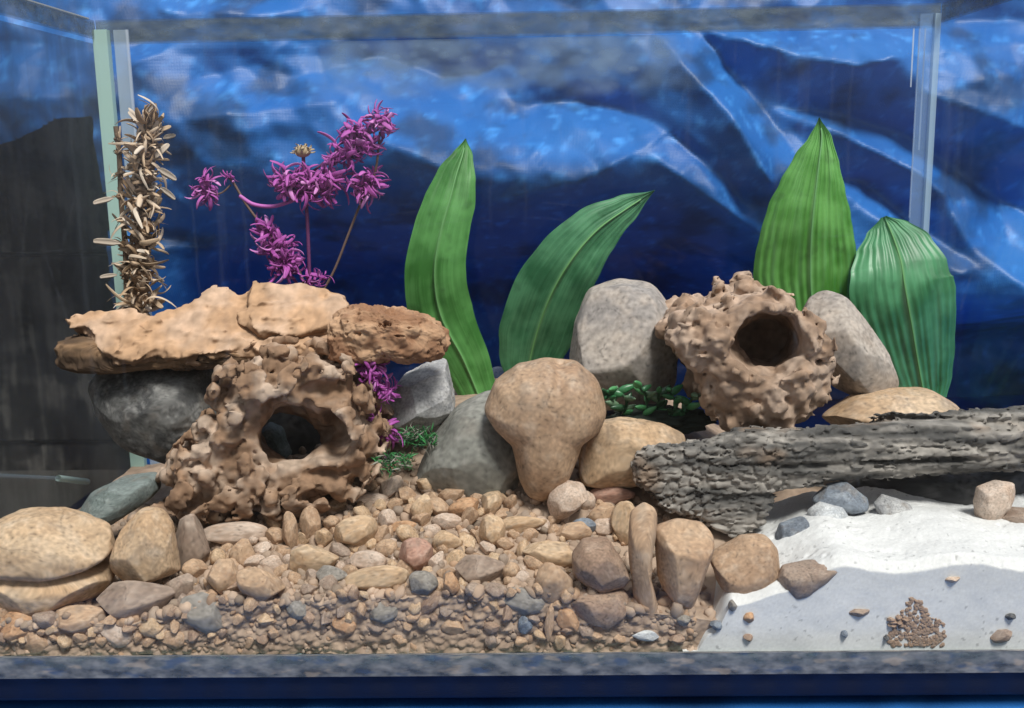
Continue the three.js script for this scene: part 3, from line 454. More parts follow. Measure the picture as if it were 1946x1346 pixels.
{
  const n = V(0.02, Math.cos(0.62), Math.sin(0.62)).normalize(), p0 = P(420, 640, -0.155), ux = V(1, 0, 0).addScaledVector(n, -n.x).normalize(), uy = n.clone().cross(ux).normalize();
  const t = thing('stone_slab', p0.toArray(), 'long flat orange-tan layered stone slab lying across the left rock and clay cave', 'stone slab');
  t.quaternion.setFromRotationMatrix(new THREE.Matrix4().makeBasis(ux, uy, n));
  const loc = (s) => pts(s).map(([x, y]) => { const q = onPlane(x, y, p0, n).sub(p0); return [q.dot(ux), q.dot(uy)]; });
  const plate = (poly, top, thick, off, rag) => { // n is local z
    const xs = poly.map((p) => p[0]), ys = poly.map((p) => p[1]);
    const f = (x, y, z) => {
      const lay = 0.005 * noise(x * 40, y * 40, z * 260 + off) + 0.009 * fbm(x * 60 + off, y * 60, z * 90, 4);
      const d2 = polyDist(poly, x, y) + lay * rag + 0.001 + 0.22 * Math.max(0, top - z - 0.006), tz = Math.abs(z - top + thick / 2) - thick / 2 - 0.004 * fbm(x * 30, y * 30, off, 3) - 0.0055 * fbm(x * 90, y * 65, z * 60 + off, 4) - 0.002 * sst(0.1, 0.35, fbm(x * 45 + off, y * 160, 3, 3)) * (z < top - thick / 2 ? 3 : 1);
      const r = 0.002, a = d2 + r, b = tz + r; return Math.hypot(Math.max(a, 0), Math.max(b, 0)) - r + Math.min(Math.max(a, b), 0);
    };
    const g = sdfMesh(f, [Math.min(...xs) - 0.01, Math.min(...ys) - 0.01, top - thick - 0.012], [Math.max(...xs) + 0.01, Math.max(...ys) + 0.01, top + 0.01], 0.0013);
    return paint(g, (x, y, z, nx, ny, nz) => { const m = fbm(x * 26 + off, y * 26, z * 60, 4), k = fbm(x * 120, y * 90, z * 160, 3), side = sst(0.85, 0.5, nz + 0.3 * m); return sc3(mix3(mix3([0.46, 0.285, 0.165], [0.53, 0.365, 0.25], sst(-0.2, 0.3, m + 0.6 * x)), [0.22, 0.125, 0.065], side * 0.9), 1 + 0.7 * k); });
  };
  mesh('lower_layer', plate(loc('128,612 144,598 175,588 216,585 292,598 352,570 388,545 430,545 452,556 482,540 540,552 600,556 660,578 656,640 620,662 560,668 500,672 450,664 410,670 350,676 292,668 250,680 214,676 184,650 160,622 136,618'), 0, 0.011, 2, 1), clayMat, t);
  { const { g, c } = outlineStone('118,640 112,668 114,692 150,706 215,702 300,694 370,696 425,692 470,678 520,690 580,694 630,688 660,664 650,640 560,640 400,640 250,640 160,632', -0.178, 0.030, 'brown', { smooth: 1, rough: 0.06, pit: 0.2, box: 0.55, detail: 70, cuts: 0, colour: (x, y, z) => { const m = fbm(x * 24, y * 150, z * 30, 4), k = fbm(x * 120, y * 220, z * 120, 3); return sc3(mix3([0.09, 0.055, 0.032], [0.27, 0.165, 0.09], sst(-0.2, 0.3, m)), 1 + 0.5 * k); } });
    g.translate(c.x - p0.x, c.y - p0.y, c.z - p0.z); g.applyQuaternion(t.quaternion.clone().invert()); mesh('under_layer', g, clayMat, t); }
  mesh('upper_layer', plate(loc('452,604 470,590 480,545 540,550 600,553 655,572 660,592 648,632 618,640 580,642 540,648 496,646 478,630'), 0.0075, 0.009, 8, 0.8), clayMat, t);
  const { g, c } = outlineStone('630,612 655,590 690,583 735,592 770,595 812,603 838,622 856,655 838,682 790,686 740,684 700,690 655,694 628,680', -0.145, 0.026, 'tan', { smooth: 1, rough: 0.07, pit: 0.34, box: 0.65, detail: 70, cuts: 0, colour: (x, y, z) => { const m = fbm(x * 40, y * 60, z * 40, 4), k = fbm(x * 170, y * 170, z * 170, 3); return sc3(mix3([0.27, 0.14, 0.075], [0.48, 0.30, 0.18], sst(-0.2, 0.25, m)), 1 + 0.45 * k); } });
  g.translate(c.x - p0.x, c.y - p0.y, c.z - p0.z); g.applyQuaternion(t.quaternion.clone().invert()); mesh('rough_end', g, clayMat, t);
}

// ---------------------------------------------------------------- log
{
  const z0 = -0.10, A = P(1246, 890, z0), Bq = P(1420, 880, z0 - 0.004), C = P(1700, 848, z0 - 0.012), D = P(2060, 828, z0 - 0.02), L = P(1400, 958, z0 + 0.004), L2 = P(1290, 930, z0);
  const m = pxm(z0), segs = [[A, Bq, 44 * m, 62 * m], [Bq, C, 62 * m, 60 * m], [C, D, 60 * m, 70 * m], [L2, L, 44 * m, 62 * m], [A, L2, 40 * m, 44 * m], [L, Bq, 62 * m, 62 * m]];
  const cap = (p, [a, b, ra, rb]) => { const e = b.clone().sub(a), q = p.clone().sub(a), t = clamp(q.dot(e) / e.lengthSq()); return q.addScaledVector(e, -t).length() - lerp(ra, rb, t); };
  const p = V(0, 0, 0);
  const f = (x, y, z) => {
    p.set(x, y, z); let d = 9; for (const s of segs) d = smin(d, cap(p, s), 0.010);
    d = smax(d, z - (z0 + 0.010 - 0.06 * Math.max(0, x - 0.2)), 0.006);
    if (d > 0.014) return d - 0.006;
    const left = sst(0.235, 0.13, x), wp = 0.006 * noise(x * 45, y * 45, z * 45), w = worley((x + wp) / lerp(0.022, 0.011, left) + 3, (y + wp) / 0.0062, z / 0.008), v = worley((x - wp) / 0.010, y / 0.0042 + 7, z / 0.006);
    d += lerp(0.0018, 0.0028, left) * sst(0.2, 0.02, w[1] - w[0]) + 0.0016 * sst(0.25, 0.02, v[1] - v[0]) + 0.0045 * fbm(x * 10, y * 120, z * 80, 4) * (1 - 0.5 * left) + 0.004 * sst(0.1, 0.3, noise(x * 11 + 3, y * 130, z * 60)) * (1 - left) + 0.0022 * fbm(x * 120, y * 260, z * 200, 3);
    
    return d;
  };
  const g = sdfMesh(f, [A.x - 0.03, L.y - 0.04, z0 - 0.055], [D.x - 0.012, D.y + 0.035, z0 + 0.045], 0.0013);
  paint(g, (x, y, z) => { const n = fbm(x * 15, y * 110, z * 70, 4), k = fbm(x * 130, y * 220, z * 160, 3), o = sst(0.12, 0.4, fbm(x * 18 + 4, y * 30, z * 30, 3)); return sc3(mix3(mix3([0.075, 0.072, 0.068], [0.30, 0.275, 0.245], sst(-0.22, 0.25, n)), [0.29, 0.19, 0.12], o * 0.6), 1 + 0.9 * k); });
  tag(mesh('driftwood_log', g, std({ vertexColors: true, roughness: 0.95 }), scene), 'weathered grey log with cracked bark lying across the right side', 'log');
}

// ---------------------------------------------------------------- pebbles, each a thing of its own
const placedPebbles = [];
const S2 = (outline, z, half, kind, label, o = {}) => stone('pebble', outline, z, half, kind, label, { detail: 24, cat: 'pebble', rough: 0.008, ...o });
S2('216,1052 238,1002 268,967 302,970 323,1000 336,1060 339,1098 300,1108 250,1102 222,1076', -0.045, 0.02, 'sandy', 'tall cream-tan stone standing upright right of the two-layered stone');
S2('1040,958 1048,930 1080,918 1108,922 1118,945 1100,972 1070,985 1045,980', -0.09, 0.014, 'pale', 'pale cream pebble at the foot of the tooth-shaped stone');
S2('1198,975 1225,954 1252,972 1240,1040 1236,1100 1254,1160 1246,1186 1222,1191 1206,1150 1197,1080 1196,1020', -0.017, 0.015, 'tan', 'long narrow curved tan stone standing on end', { smooth: 1 });
S2('1244,1006 1290,990 1340,998 1353,1012 1352,1050 1336,1120 1312,1152 1270,1150 1252,1100', -0.020, 0.018, 'tan', 'upright brown-tan stone with a notched top beside the white sand', { box: 0.65, groove: (x, y, z) => -0.25 * Math.exp(-(Math.pow((x + 0.05) / 0.12, 2) + Math.pow((y - 0.75) / 0.3, 2))) * (z > 0 ? 1 : 0) });
S2('1089,1056 1108,1030 1156,1027 1180,1060 1198,1096 1186,1116 1122,1121 1092,1106', -0.016, 0.017, 'brown', 'rounded square brown-tan stone left of the long narrow stone', { box: 0.65 });
S2('1079,1140 1100,1123 1180,1121 1201,1140 1190,1166 1155,1191 1120,1176 1084,1160', -0.0125, 0.016, 'brown', 'wide brown-tan stone wedged below the rounded square stone', { box: 0.7 });
S2('1349,1062 1370,1050 1415,1026 1460,1024 1483,1050 1479,1086 1460,1116 1392,1131 1364,1112', -0.028, 0.02, 'tan', 'chunky tan stone half sunk in the left edge of the white sand', { box: 0.7, facet: [[0.1, 0.55, 0.83, 0.66]] });
S2('1474,1106 1490,1080 1540,1069 1602,1070 1576,1100 1530,1130 1504,1136', -0.012, 0.012, 'taupe', 'flat pointed brown stone lying on the white sand', { smooth: 2, cuts: 2 });
S2('1470,1040 1485,1000 1530,985 1545,1010 1520,1040 1490,1060', -0.07, 0.014, 'blue', 'blue-grey stone between log and left end of the white sand');
S2('1545,950 1575,925 1610,918 1650,948 1660,965 1600,975 1550,972', -0.098, 0.014, 'blue', 'pointed blue-grey stone under the log at the back of the sand', { smooth: 1 });
S2('1535,975 1560,955 1600,965 1615,985 1580,995 1540,992', -0.084, 0.010, 'quartz', 'small whitish stone at the back left corner of the white sand');
S2('1662,960 1680,942 1730,958 1735,974 1700,986 1670,982', -0.092, 0.012, 'light', 'light grey stone lying at the back edge of the white sand');
S2('1862,930 1900,914 1928,918 1932,945 1900,970 1890,996 1860,992 1852,960', -0.085, 0.014, 'pale', 'pale tan stone at the back right of the white sand', { smooth: 1 });
S2('1895,985 1930,968 1985,975 1990,1000 1920,1005', -0.078, 0.014, 'taupe', 'brownish stone at the right end of the white sand');
stone('grey_rock', '1590,950 1640,915 1720,902 1830,884 1980,868 1985,965 1800,975 1620,975', -0.148, 0.03, 'dark', 'dark rock added under the log, its colour standing in for the shade of the hollow', { rough: 0.03, cat: 'rock', detail: 30 });  // added filler, the darkness of the hollow is put into its colour
// cx, cy, rx, ry, turn, kind, label : all in photo pixels, laid on the gravel bank
const MID = [
  [362, 1034, 34, 54, 12, 'taupe', 'leaning brown-grey stone right of the tall cream stone'],
  [446, 1016, 58, 22, -4, 'pale', 'flat pale grey stone below the left end of the left cave'],
  [420, 1096, 31, 33, 0, 'tan', 'round tan pebble below the flat pale grey stone'],
  [464, 1052, 27, 25, 0, 'tan', 'small round tan pebble under the right end of the flat pale grey stone'],
  [250, 1140, 74, 35, -8, 'taupe', 'wide taupe stone lying below the tall cream stone'],
  [346, 1117, 28, 26, 30, 'taupe', 'wedge-shaped taupe pebble right of the wide taupe stone'],
  [398, 1166, 54, 38, 24, 'grey', 'oval grey stone against the glass at lower left'],
  [143, 1181, 56, 28, -6, 'tan', 'oval pinkish tan stone below the two-layered stone'],
  [34, 1192, 42, 28, 0, 'orange', 'orange-brown stone at the bottom left corner'],
  [70, 1219, 27, 22, 0, 'tan', 'small round tan pebble in the bottom left corner'],
  [222, 1205, 30, 24, 20, 'pale', 'pale pebble by the bottom seam below the wide taupe stone'],
  [292, 1190, 26, 22, 0, 'sandy', 'sandy pebble by the bottom seam left of the oval grey stone'],
  [330, 1215, 22, 18, 0, 'tan', 'tan pebble by the bottom seam under the oval grey stone'],
  [196, 1092, 22, 24, 0, 'grey', 'grey pebble in the gap right of the two-layered stone'],
  [549, 1012, 15, 37, 0, 'tan', 'left one of two finger-shaped pebbles below the left cave'],
  [589, 1000, 18, 36, 6, 'tan', 'right one of two finger-shaped pebbles below the left cave'],
  [630, 996, 16, 14, 0, 'tan', 'small pebble right of the two finger-shaped pebbles'],
  [672, 1014, 44, 28, -20, 'sandy', 'cream pebble with slanted top below the right side of the left cave'],
  [706, 951, 28, 12, -4, 'pale', 'narrow pale pebble below the green moss'],
  [804, 966, 23, 23, 10, 'sandy', 'cream pebble left of the foot of the grey-green rock'],
  [774, 942, 22, 14, 30, 'tan', 'slanted tan pebble just below the green moss'],
  [883, 967, 29, 18, -14, 'orange', 'golden brown pebble at the foot of the grey-green rock'],
  [934, 1012, 25, 30, 0, 'sandy', 'cream pebble below the foot of the grey-green rock'],
  [592, 1063, 47, 27, -8, 'sandy', 'large cream pebble below the two finger-shaped pebbles'],
  [700, 1068, 31, 20, 0, 'pale', 'pale oval pebble in the middle of the gravel bank'],
  [717, 1101, 55, 23, -8, 'sandy', 'long golden pebble in the middle of the gravel bank'],
  [788, 1056, 32, 30, 0, 'red', 'reddish flat pebble right of the pale oval pebble'],
  [908, 1083, 46, 27, -4, 'taupe', 'wide taupe pebble in the middle right of the gravel bank'],
  [803, 1112, 28, 24, 30, 'grey', 'glassy grey pebble right of the long golden pebble'],
  [519, 1072, 25, 15, 10, 'pale', 'small pale grey pebble left of the large cream pebble'],
  [496, 1110, 44, 29, 24, 'tan', 'tan pebble slanting down at the lower left of the bank'],
  [566, 1154, 21, 22, -30, 'grey', 'small grey pebble low on the bank left of the centre'],
  [627, 1096, 29, 20, 0, 'grey', 'light grey pebble left of the long golden pebble'],
  [728, 1164, 40, 26, -10, 'grey', 'blocky grey-brown stone low on the bank against the glass'],
  [654, 1190, 21, 16, 10, 'orange', 'small orange pebble against the glass near the bottom seam'],
  [735, 990, 16, 21, 20, 'pale', 'small upright pale pebble below the narrow pale pebble'],
  [766, 1003, 24, 12, -6, 'orange', 'narrow golden pebble below the slanted tan pebble'],
  [855, 1110, 15, 21, -14, 'orange', 'small amber pebble left of the wide taupe pebble'],
  [1160, 942, 40, 18, -4, 'red', 'reddish tan pebble under the sandy block stone'],
  [1150, 978, 33, 20, 0, 'tan', 'tan pebble below the reddish tan pebble'],
  [1186, 996, 22, 40, 4, 'sandy', 'upright cream pebble left of the long narrow stone'],
  [1052, 1108, 33, 37, 0, 'tan', 'rounded pinkish stone left of the rounded square stone'],
  [1040, 1052, 48, 24, 8, 'sandy', 'smooth cream pebble with a shiny top above the rounded pinkish stone'],
  [993, 1143, 40, 24, 10, 'grey', 'oval grey pebble left of the wedged wide stone'],
  [1085, 1012, 34, 18, -6, 'tan', 'oval tan pebble below the pale cream pebble'],
  [988, 998, 44, 17, -10, 'sandy', 'long cream pebble below the tip of the tooth-shaped stone'],
  [972, 1090, 16, 19, 0, 'tan', 'small tan pebble right of the wide taupe pebble'],
  [1045, 1183, 10, 34, 6, 'tan', 'thin upright tan sliver against the glass'],
  [1079, 1180, 18, 26, -30, 'orange', 'small orange pebble right of the thin upright sliver'],
  [1132, 1211, 12, 9, 0, 'tan', 'tiny round tan pebble by the seam below the wedged wide stone'],
  [998, 1188, 13, 17, 0, 'blue', 'small blue-grey pebble left of the thin upright sliver'],
  [1230, 1208, 28, 9, 4, 'quartz', 'flat whitish pebble by the seam below the long narrow stone'],
  [1110, 1000, 20, 14, 0, 'blue', 'blue-grey chip between the oval tan pebble and the tan pebble'],
  [850, 1030, 26, 20, 0, 'sandy', 'cream pebble right of the reddish flat pebble'],
];
for (const [cx, cy, rx, ry, turn, kind, label] of MID) {
  const q = onBed(cx, cy + ry * 0.85), face = q.z > -0.016, k = pxm(q.z), dz = Math.min(rx, ry) * k * 0.8, z = face ? -0.002 - dz * 1.1 : q.z + dz * 0.2, c = P(cx, cy, z), a = rx * k, b = ry * k;
  const m = mesh('pebble', pebble(kind, Math.floor(rnd() * 10)), stoneMat, scene); m.position.copy(c); m.scale.set(a * 1.2, b * 1.2, dz * 1.2); m.rotation.z = -turn * Math.PI / 180;
  tag(m, label, 'pebble'); placedPebbles.push([cx, cy, Math.max(rx, ry) * 0.72]);
}
{ // loose smaller pebbles filling the bank
  const kinds = ['tan', 'tan', 'tan', 'tan', 'sandy', 'sandy', 'sandy', 'pale', 'pale', 'tan', 'taupe'], lowKinds = ['brown', 'brown', 'taupe', 'taupe', 'tan', 'tan', 'tan', 'sandy'];
  let n = 0;
  for (let i = 0; i < 14000 && n < 290; i++) {
    const cx = rr(-10, 1250), cy = rr(925, 1222); let r = cy > 1130 ? rr(9, 21) : i < 3500 ? rr(16, 27) : rr(9, 16); if (cy > 1130 && cx > 430 && rnd() < 0.93) continue; if (cy > 1130 && rnd() < 0.7) continue;
    if (cx < 210 && cy < 1160) continue; if (cx < 640 && cy < 985) continue; if (cx < 330 && cy < 1110) continue; if (cx > 1085 && cy > 1025 && cx < 1360 && cy < 1180) continue; if (cx > 1195) continue; if (cx > 820 && cy < 948) continue; if (cx > 980 && cx < 1110 && cy < 985) continue;
    let ok = true; for (const [x, y, q] of placedPebbles) if (Math.hypot(x - cx, (y - cy) * 1.2) < (q + r) * 0.7) { ok = false; break; } if (!ok) continue;
    const w = onBed(cx, cy), face = w.z > -0.016, k = pxm(w.z), s = r * k, kind = cy > 1120 ? lowKinds[Math.floor(rnd() * 8)] : kinds[Math.floor(rnd() * 11)];
    const m = mesh('small_pebble', pebble(kind, Math.floor(rnd() * 10)), stoneMat, scene), z = face ? -0.003 - s * 0.75 : w.z; const c = P(cx, cy, z);
    m.position.set(c.x, c.y + (face ? 0 : s * 0.45), c.z); m.scale.set(s * rr(0.95, 1.5), s * rr(0.7, 1.0), s * rr(0.7, 1)); m.rotation.set(rr(-0.4, 0.4), rr(0, 6.28), rr(-0.9, 0.9));
    const low = cy > 1130;
    const hue = { tan: 'tan', sandy: 'cream', pale: 'pale', orange: 'rusty orange', brown: 'brown', taupe: 'grey-brown', grey: 'grey', red: 'reddish' }[kind], side = cx < 420 ? 'left' : cx < 830 ? 'middle' : 'right';
    tag(m, low ? 'small ' + hue + ' pebble low against the front glass, ' + side + ' part of the bank' : 'small loose ' + hue + ' pebble on top of the gravel bank, ' + side + ' part', 'pebble', low ? hue + ' pebbles low against the glass, ' + side : 'loose ' + hue + ' pebbles on the bank, ' + side);
    placedPebbles.push([cx, cy, r]); n++;
  }
}
{ // bits caught between sand and glass
  const bits = [[1424, 1174, 13, 12, 'orange', 'small rusty orange pebble in the sand against the glass'], [1421, 1211, 10, 8, 'brown', 'tiny brown pebble in the sand just above the seam'], [1633, 1164, 21, 11, 'taupe', 'oval tan pebble in the sand against the glass'],
    [1604, 1204, 7, 8, 'blue', 'tiny dark blue-grey pebble in the sand by the seam'], [1684, 1211, 8, 7, 'dark', 'tiny black pebble left of the brown clump in the sand'], [1905, 1207, 26, 16, 'taupe', 'brownish pebble in the sand by the seam at the right'], [1360, 1188, 13, 11, 'blue', 'dark blue-grey pebble at the left edge of the sand'],
    [1810, 1101, 15, 8, 'pale', 'faint pale pebble on the front edge of the sand'], [1920, 1172, 12, 8, 'dark', 'small dark chip in the sand near the right edge'], [1392, 1150, 10, 12, 'grey', 'small grey pebble under the chunky stone in the sand'], [1300, 1180, 16, 12, 'grey', 'grey pebble where the sand meets the brown stones'], [1285, 1215, 18, 10, 'brown', 'brown pebble by the seam where the sand begins']];
  for (const [cx, cy, rx, ry, kind, label] of bits) { const z = -0.0045, k = pxm(z), m = mesh('pebble', pebble(kind, Math.floor(rnd() * 10)), stoneMat, scene); m.position.copy(P(cx, cy, z)); m.scale.set(rx * k, ry * k, 0.004); m.rotation.z = rr(-0.4, 0.4); tag(m, label, 'pebble'); }
  const geos = [], z = -0.004, k = pxm(z);
  for (let i = 0; i < 300; i++) { const a = rr(0, 1), th = rr(0, 3.1416), ra = Math.pow(rnd(), 0.62) * (0.82 + 0.3 * noise(Math.cos(th) * 1.6 + 3, Math.sin(th) * 1.6, 4)), cx = 1748 + Math.cos(th) * 64 * ra, cy = 1228 - Math.sin(th) * 92 * ra; const g = pebble(rnd() < 0.8 ? 'brown' : 'taupe', i % 10).clone(), s = rr(2, 6) * k, p = P(cx, cy, z); g.scale(s * rr(0.8, 1.6), s, 0.0008); g.rotateZ(rr(0, 6)); g.translate(p.x, p.y, p.z); geos.push(g); }
  for (let i = 0; i < 8; i++) { const g = pebble('brown', i).clone(), p = P(rr(1690, 1730), rr(1172, 1190), z); g.scale(rr(6, 10) * k, 5 * k, 0.003); g.translate(p.x, p.y, p.z); geos.push(g); }
  tag(mesh('debris_clump', mergeGeometries(geos), stoneMat, scene), 'clump of brown crumbs pressed between white sand and front glass', 'debris', null, 'stuff');
}

// ---------------------------------------------------------------- big artificial leaves
const leafMat = phy({ vertexColors: true, roughness: 0.46, side: THREE.DoubleSide, specularIntensity: 0.6 });
const glossyLeaf = phy({ vertexColors: true, roughness: 0.46, side: THREE.DoubleSide, specularIntensity: 1, clearcoat: 0.35, clearcoatRoughness: 0.42 });
function leaf(spine, z, label, o = {}) { // spine: photo x, y, half width (pixels), z offset
  const s = pts(spine), k = pxm(z), C = new THREE.CatmullRomCurve3(s.map(([x, y, , dz]) => P(x, y, z + (dz ?? 0) / 1000))), nu = 120, nv = 90;
  const wAt = (t) => { const f = t * (s.length - 1), i = Math.min(Math.floor(f), s.length - 2), u = f - i; return lerp(s[i][2], s[i + 1][2], u * u * (3 - 2 * u) * 0.5 + u * 0.5) * k; };
  const base = C.getPoint(0), ribs = o.ribs ?? 9, off = rr(0, 50);
  const build = (back) => {
    const pos = [], col = [], idx = [];
    for (let i = 0; i <= nu; i++) {
      const t = i / nu, c = C.getPoint(t), T = C.getTangent(t), side = V(T.y, -T.x, 0).normalize(), N = side.clone().cross(T).normalize(); if (N.z < 0) N.negate();
      const w = wAt(t) * (1 + 0.02 * noise(t * 14, off, 2));
      for (let j = 0; j <= nv; j++) {
        const v = j / nv * 2 - 1, rib = Math.cos((v + 0.05 * noise(v * 4 + off, t * 1.5, 1)) * Math.PI * ribs) * (0.6 + 0.8 * noise(v * 6, t * 4, off)), mid = Math.exp(-Math.pow(v / 0.05, 2)), wave = noise(t * 5 + off, v * 2.2, 3);
        const out = (o.cup ?? -0.25) * w * v * v + (o.rib ?? 0.0004) * rib + (o.keel ?? 0.0012) * mid + 0.0018 * wave - (back ? 0.0009 : 0);
        const q = c.clone().addScaledVector(side, v * w).addScaledVector(N, out).sub(base); pos.push(q.x, q.y, q.z);
        const n = fbm(q.x * 40 + off, q.y * 40, 1, 4), fine = noise(v * ribs * 3.2, t * 5 + off, 7) + 0.8 * noise(v * ribs * 7, t * 7 + off, 2), worn = sst(0.18, 0.42, fbm(q.x * 70 + off, q.y * 70, 4, 4));
        let g = mix3(o.c0 ?? [0.045, 0.19, 0.04], o.c1 ?? [0.10, 0.32, 0.085], clamp(0.5 + 1.9 * n + 0.12 * rib + 0.3 * fine)); g = mix3(g, [0.25, 0.45, 0.2], 0.45 * mid * (o.midrib ?? 1) * sst(1, 0.7, t)); g = mix3(g, sc3(g, 0.55), worn * 0.6); col.push(...g);
      }
    }
    const W = nv + 1; for (let i = 0; i < nu; i++) for (let j = 0; j < nv; j++) { const a = i * W + j; back ? idx.push(a, a + W + 1, a + 1, a, a + W, a + W + 1) : idx.push(a, a + 1, a + W + 1, a, a + W + 1, a + W); }
    const g = new THREE.BufferGeometry(); g.setAttribute('position', new THREE.Float32BufferAttribute(pos, 3)); g.setAttribute('color', new THREE.Float32BufferAttribute(col, 3)); g.setIndex(idx); g.computeVertexNormals(); return g;
  };
  const t = thing('artificial_leaf', base.toArray(), label, 'artificial leaf');
  mesh('blade', mergeGeometries([build(false), build(true)]), o.mat ?? leafMat, t);
  const pc = []; for (let i = 0; i <= 20; i++) { const u = i / 20 * 0.93, c = C.getPoint(u); pc.push(c.sub(base).add(V(0, 0, (o.keel ?? 0.0012) + 0.0004))); }
  mesh('midrib', new THREE.TubeGeometry(new THREE.CatmullRomCurve3(pc), 60, o.stem ?? 0.0007, 6), std({ color: lin(0.13, 0.34, 0.11), roughness: 0.5 }), t);
  return t;
}
leaf('925,800,26,-4 908,748,38,-4 880,682,48,0 838,600,61,6 826,520,57,12 838,440,52,10 855,380,48,4 868,330,37,-4 880,292,19,-12 885,264,1,-18', -0.30, 'long narrow wavy green leaf, leftmost of the four, rising behind the rocks', { ribs: 8, cup: -0.22, rib: 0.00012, c0: [0.04, 0.16, 0.03], c1: [0.10, 0.30, 0.08] });
leaf('1000,730,40,-12 1006,690,60,-10 1018,640,72,-4 1045,565,72,6 1085,495,62,12 1135,437,48,8 1190,397,28,0 1244,362,1,-10', -0.29, 'green leaf leaning right with its pointed tip above the grey boulder', { c0: [0.025, 0.12, 0.05], c1: [0.08, 0.25, 0.12], ribs: 11, rib: 0.0002 });
leaf('1546,640,70,-4 1544,600,86,-2 1539,520,98,2 1541,450,87,6 1545,400,77,6 1551,350,61,3 1557,300,42,-2 1561,260,22,-8 1557,224,1,-14', -0.285, 'upright ribbed bright green leaf with pointed tip behind the right cave', { ribs: 13, rib: 0.0009, cup: -0.3, c0: [0.06, 0.22, 0.03], c1: [0.14, 0.38, 0.09] });
leaf('1760,770,44,-10 1752,735,64,-8 1742,680,80,-2 1732,620,92,5 1724,575,98,9 1718,540,96,9 1712,500,88,3 1700,460,70,-8 1688,430,40,-16 1680,412,6,-21', -0.275, 'broad rounded ribbed green leaf with a glossy upper half, rightmost of the four', { mat: glossyLeaf, ribs: 12, rib: 0.0006, cup: -0.16, c0: [0.03, 0.17, 0.06], c1: [0.08, 0.30, 0.13] });
{ // clear sucker at the foot of the left leaf
  const m = mesh('suction_cup', new THREE.LatheGeometry([[0.0012, 0.008], [0.002, 0.004], [0.005, 0.003], [0.0085, 0.0008], [0.0095, 0]].map(([a, b]) => new THREE.Vector2(a, b)), 32).rotateX(Math.PI / 2), phy({ color: lin(0.5, 0.6, 0.75), roughness: 0.15, transparent: true, opacity: 0.35, side: THREE.DoubleSide }), scene); m.position.copy(P(946, 716, -0.335)); tag(m, 'small clear round suction cup low between the two left leaves', 'suction cup');
}

// ---------------------------------------------------------------- strips: petals, bracts
function strip(len, w, bend, curl, thick = 0.25, blunt = 0) { // a curved tapering sliver along +y, bending towards +z
  const nu = 9, nv = 6, pos = [], idx = [];
  for (let i = 0; i <= nu; i++) { const t = i / nu, a = bend * t * t, y = len * (t - 0.12 * bend * bend * t * t * t), z = len * 0.5 * a, r = blunt ? w * (0.35 + 0.65 * sst(0, 0.3, t)) * (1 - 0.45 * Math.pow(t, 5)) * (i === nu ? 0.6 : 1) : w * Math.sin(Math.PI * Math.pow(t * 0.9 + 0.08, 0.75)) + w * 0.06; for (let j = 0; j < nv; j++) { const p = j / nv * Math.PI * 2; pos.push(Math.cos(p) * r, y + Math.sin(p) * r * thick * -Math.sin(a), z + Math.sin(p) * r * thick + curl * Math.cos(p) ** 2 * r); } }
  for (let i = 0; i < nu; i++) for (let j = 0; j < nv; j++) { const a = i * nv + j, b = i * nv + (j + 1) % nv; idx.push(a, b, b + nv, a, b + nv, a + nv); }
  const g = new THREE.BufferGeometry(); g.setAttribute('position', new THREE.Float32BufferAttribute(pos, 3)); g.setIndex(idx); g.computeVertexNormals(); return g;
}
const tube = (list, r, seg = 24, z) => new THREE.TubeGeometry(new THREE.CatmullRomCurve3(list), seg, r, 6);
const purple = [lin(0.50, 0.14, 0.46), lin(0.40, 0.09, 0.37), lin(0.62, 0.25, 0.58), lin(0.24, 0.04, 0.22)].map((c) => phy({ color: c, roughness: 0.5, specularIntensity: 0.5 }));
const petals = [[1, 0.14, 1.6, 0.2], [1, 0.12, 2.1, 0.1], [1, 0.16, -1.5, 0.3], [0.8, 0.17, 1.1, 0.3], [1.2, 0.10, 1.7, 0.1]].map(([a, b, c, d]) => strip(a, b, c, d, 0.3, 1));
function tuft(parent, c, rx, ry, n, len, base) { // a ragged flower of narrow petals
  const core = sphere(4); { const p = core.attributes.position; for (let i = 0; i < p.count; i++) { const k = 0.5 + 0.25 * noise(p.getX(i) * 2, p.getY(i) * 2, p.getZ(i) * 2 + c.x * 50); p.setXYZ(i, p.getX(i) * rx * k, p.getY(i) * ry * k, p.getZ(i) * rx * k); } core.computeVertexNormals(); }
  const f = mesh('flower', core, purple[3], parent); f.position.copy(c).sub(base);
  const place = (m, spread) => {
    const d = V(rr(-1, 1), rr(-1, 1), rr(-0.5, 1)).normalize();
    m.position.set(d.x * rx * rr(0.2, spread), d.y * ry * rr(0.2, spread), d.z * rx * 0.7);
    const q = d.add(V(rr(-1.3, 1.3), rr(-1.3, 1.3), rr(-0.9, 0.9))).normalize(); m.quaternion.setFromUnitVectors(V(0, 1, 0), q); m.rotateY(rr(0, 6.28)); m.scale.setScalar(len * rr(0.45, 0.95));
  };
  for (let i = 0; i < Math.min(n, 20); i++) place(mesh('petal', petals[Math.floor(rnd() * petals.length)], purple[Math.floor(rnd() * 3)], f), 0.9);
  const gs = [], o = new THREE.Object3D(); for (let i = 0; i < n * 1.6; i++) { place(o, 0.8); o.updateMatrix(); gs.push(petals[i % 5].clone().applyMatrix4(o.matrix)); }
  mesh('inner_petals', mergeGeometries(gs), purple[1], f).userData.kind = 'stuff';
  return f;
}
const stemMat = std({ color: lin(0.16, 0.10, 0.08), roughness: 0.8 }), stemPurple = std({ color: lin(0.14, 0.03, 0.12), roughness: 0.7 });
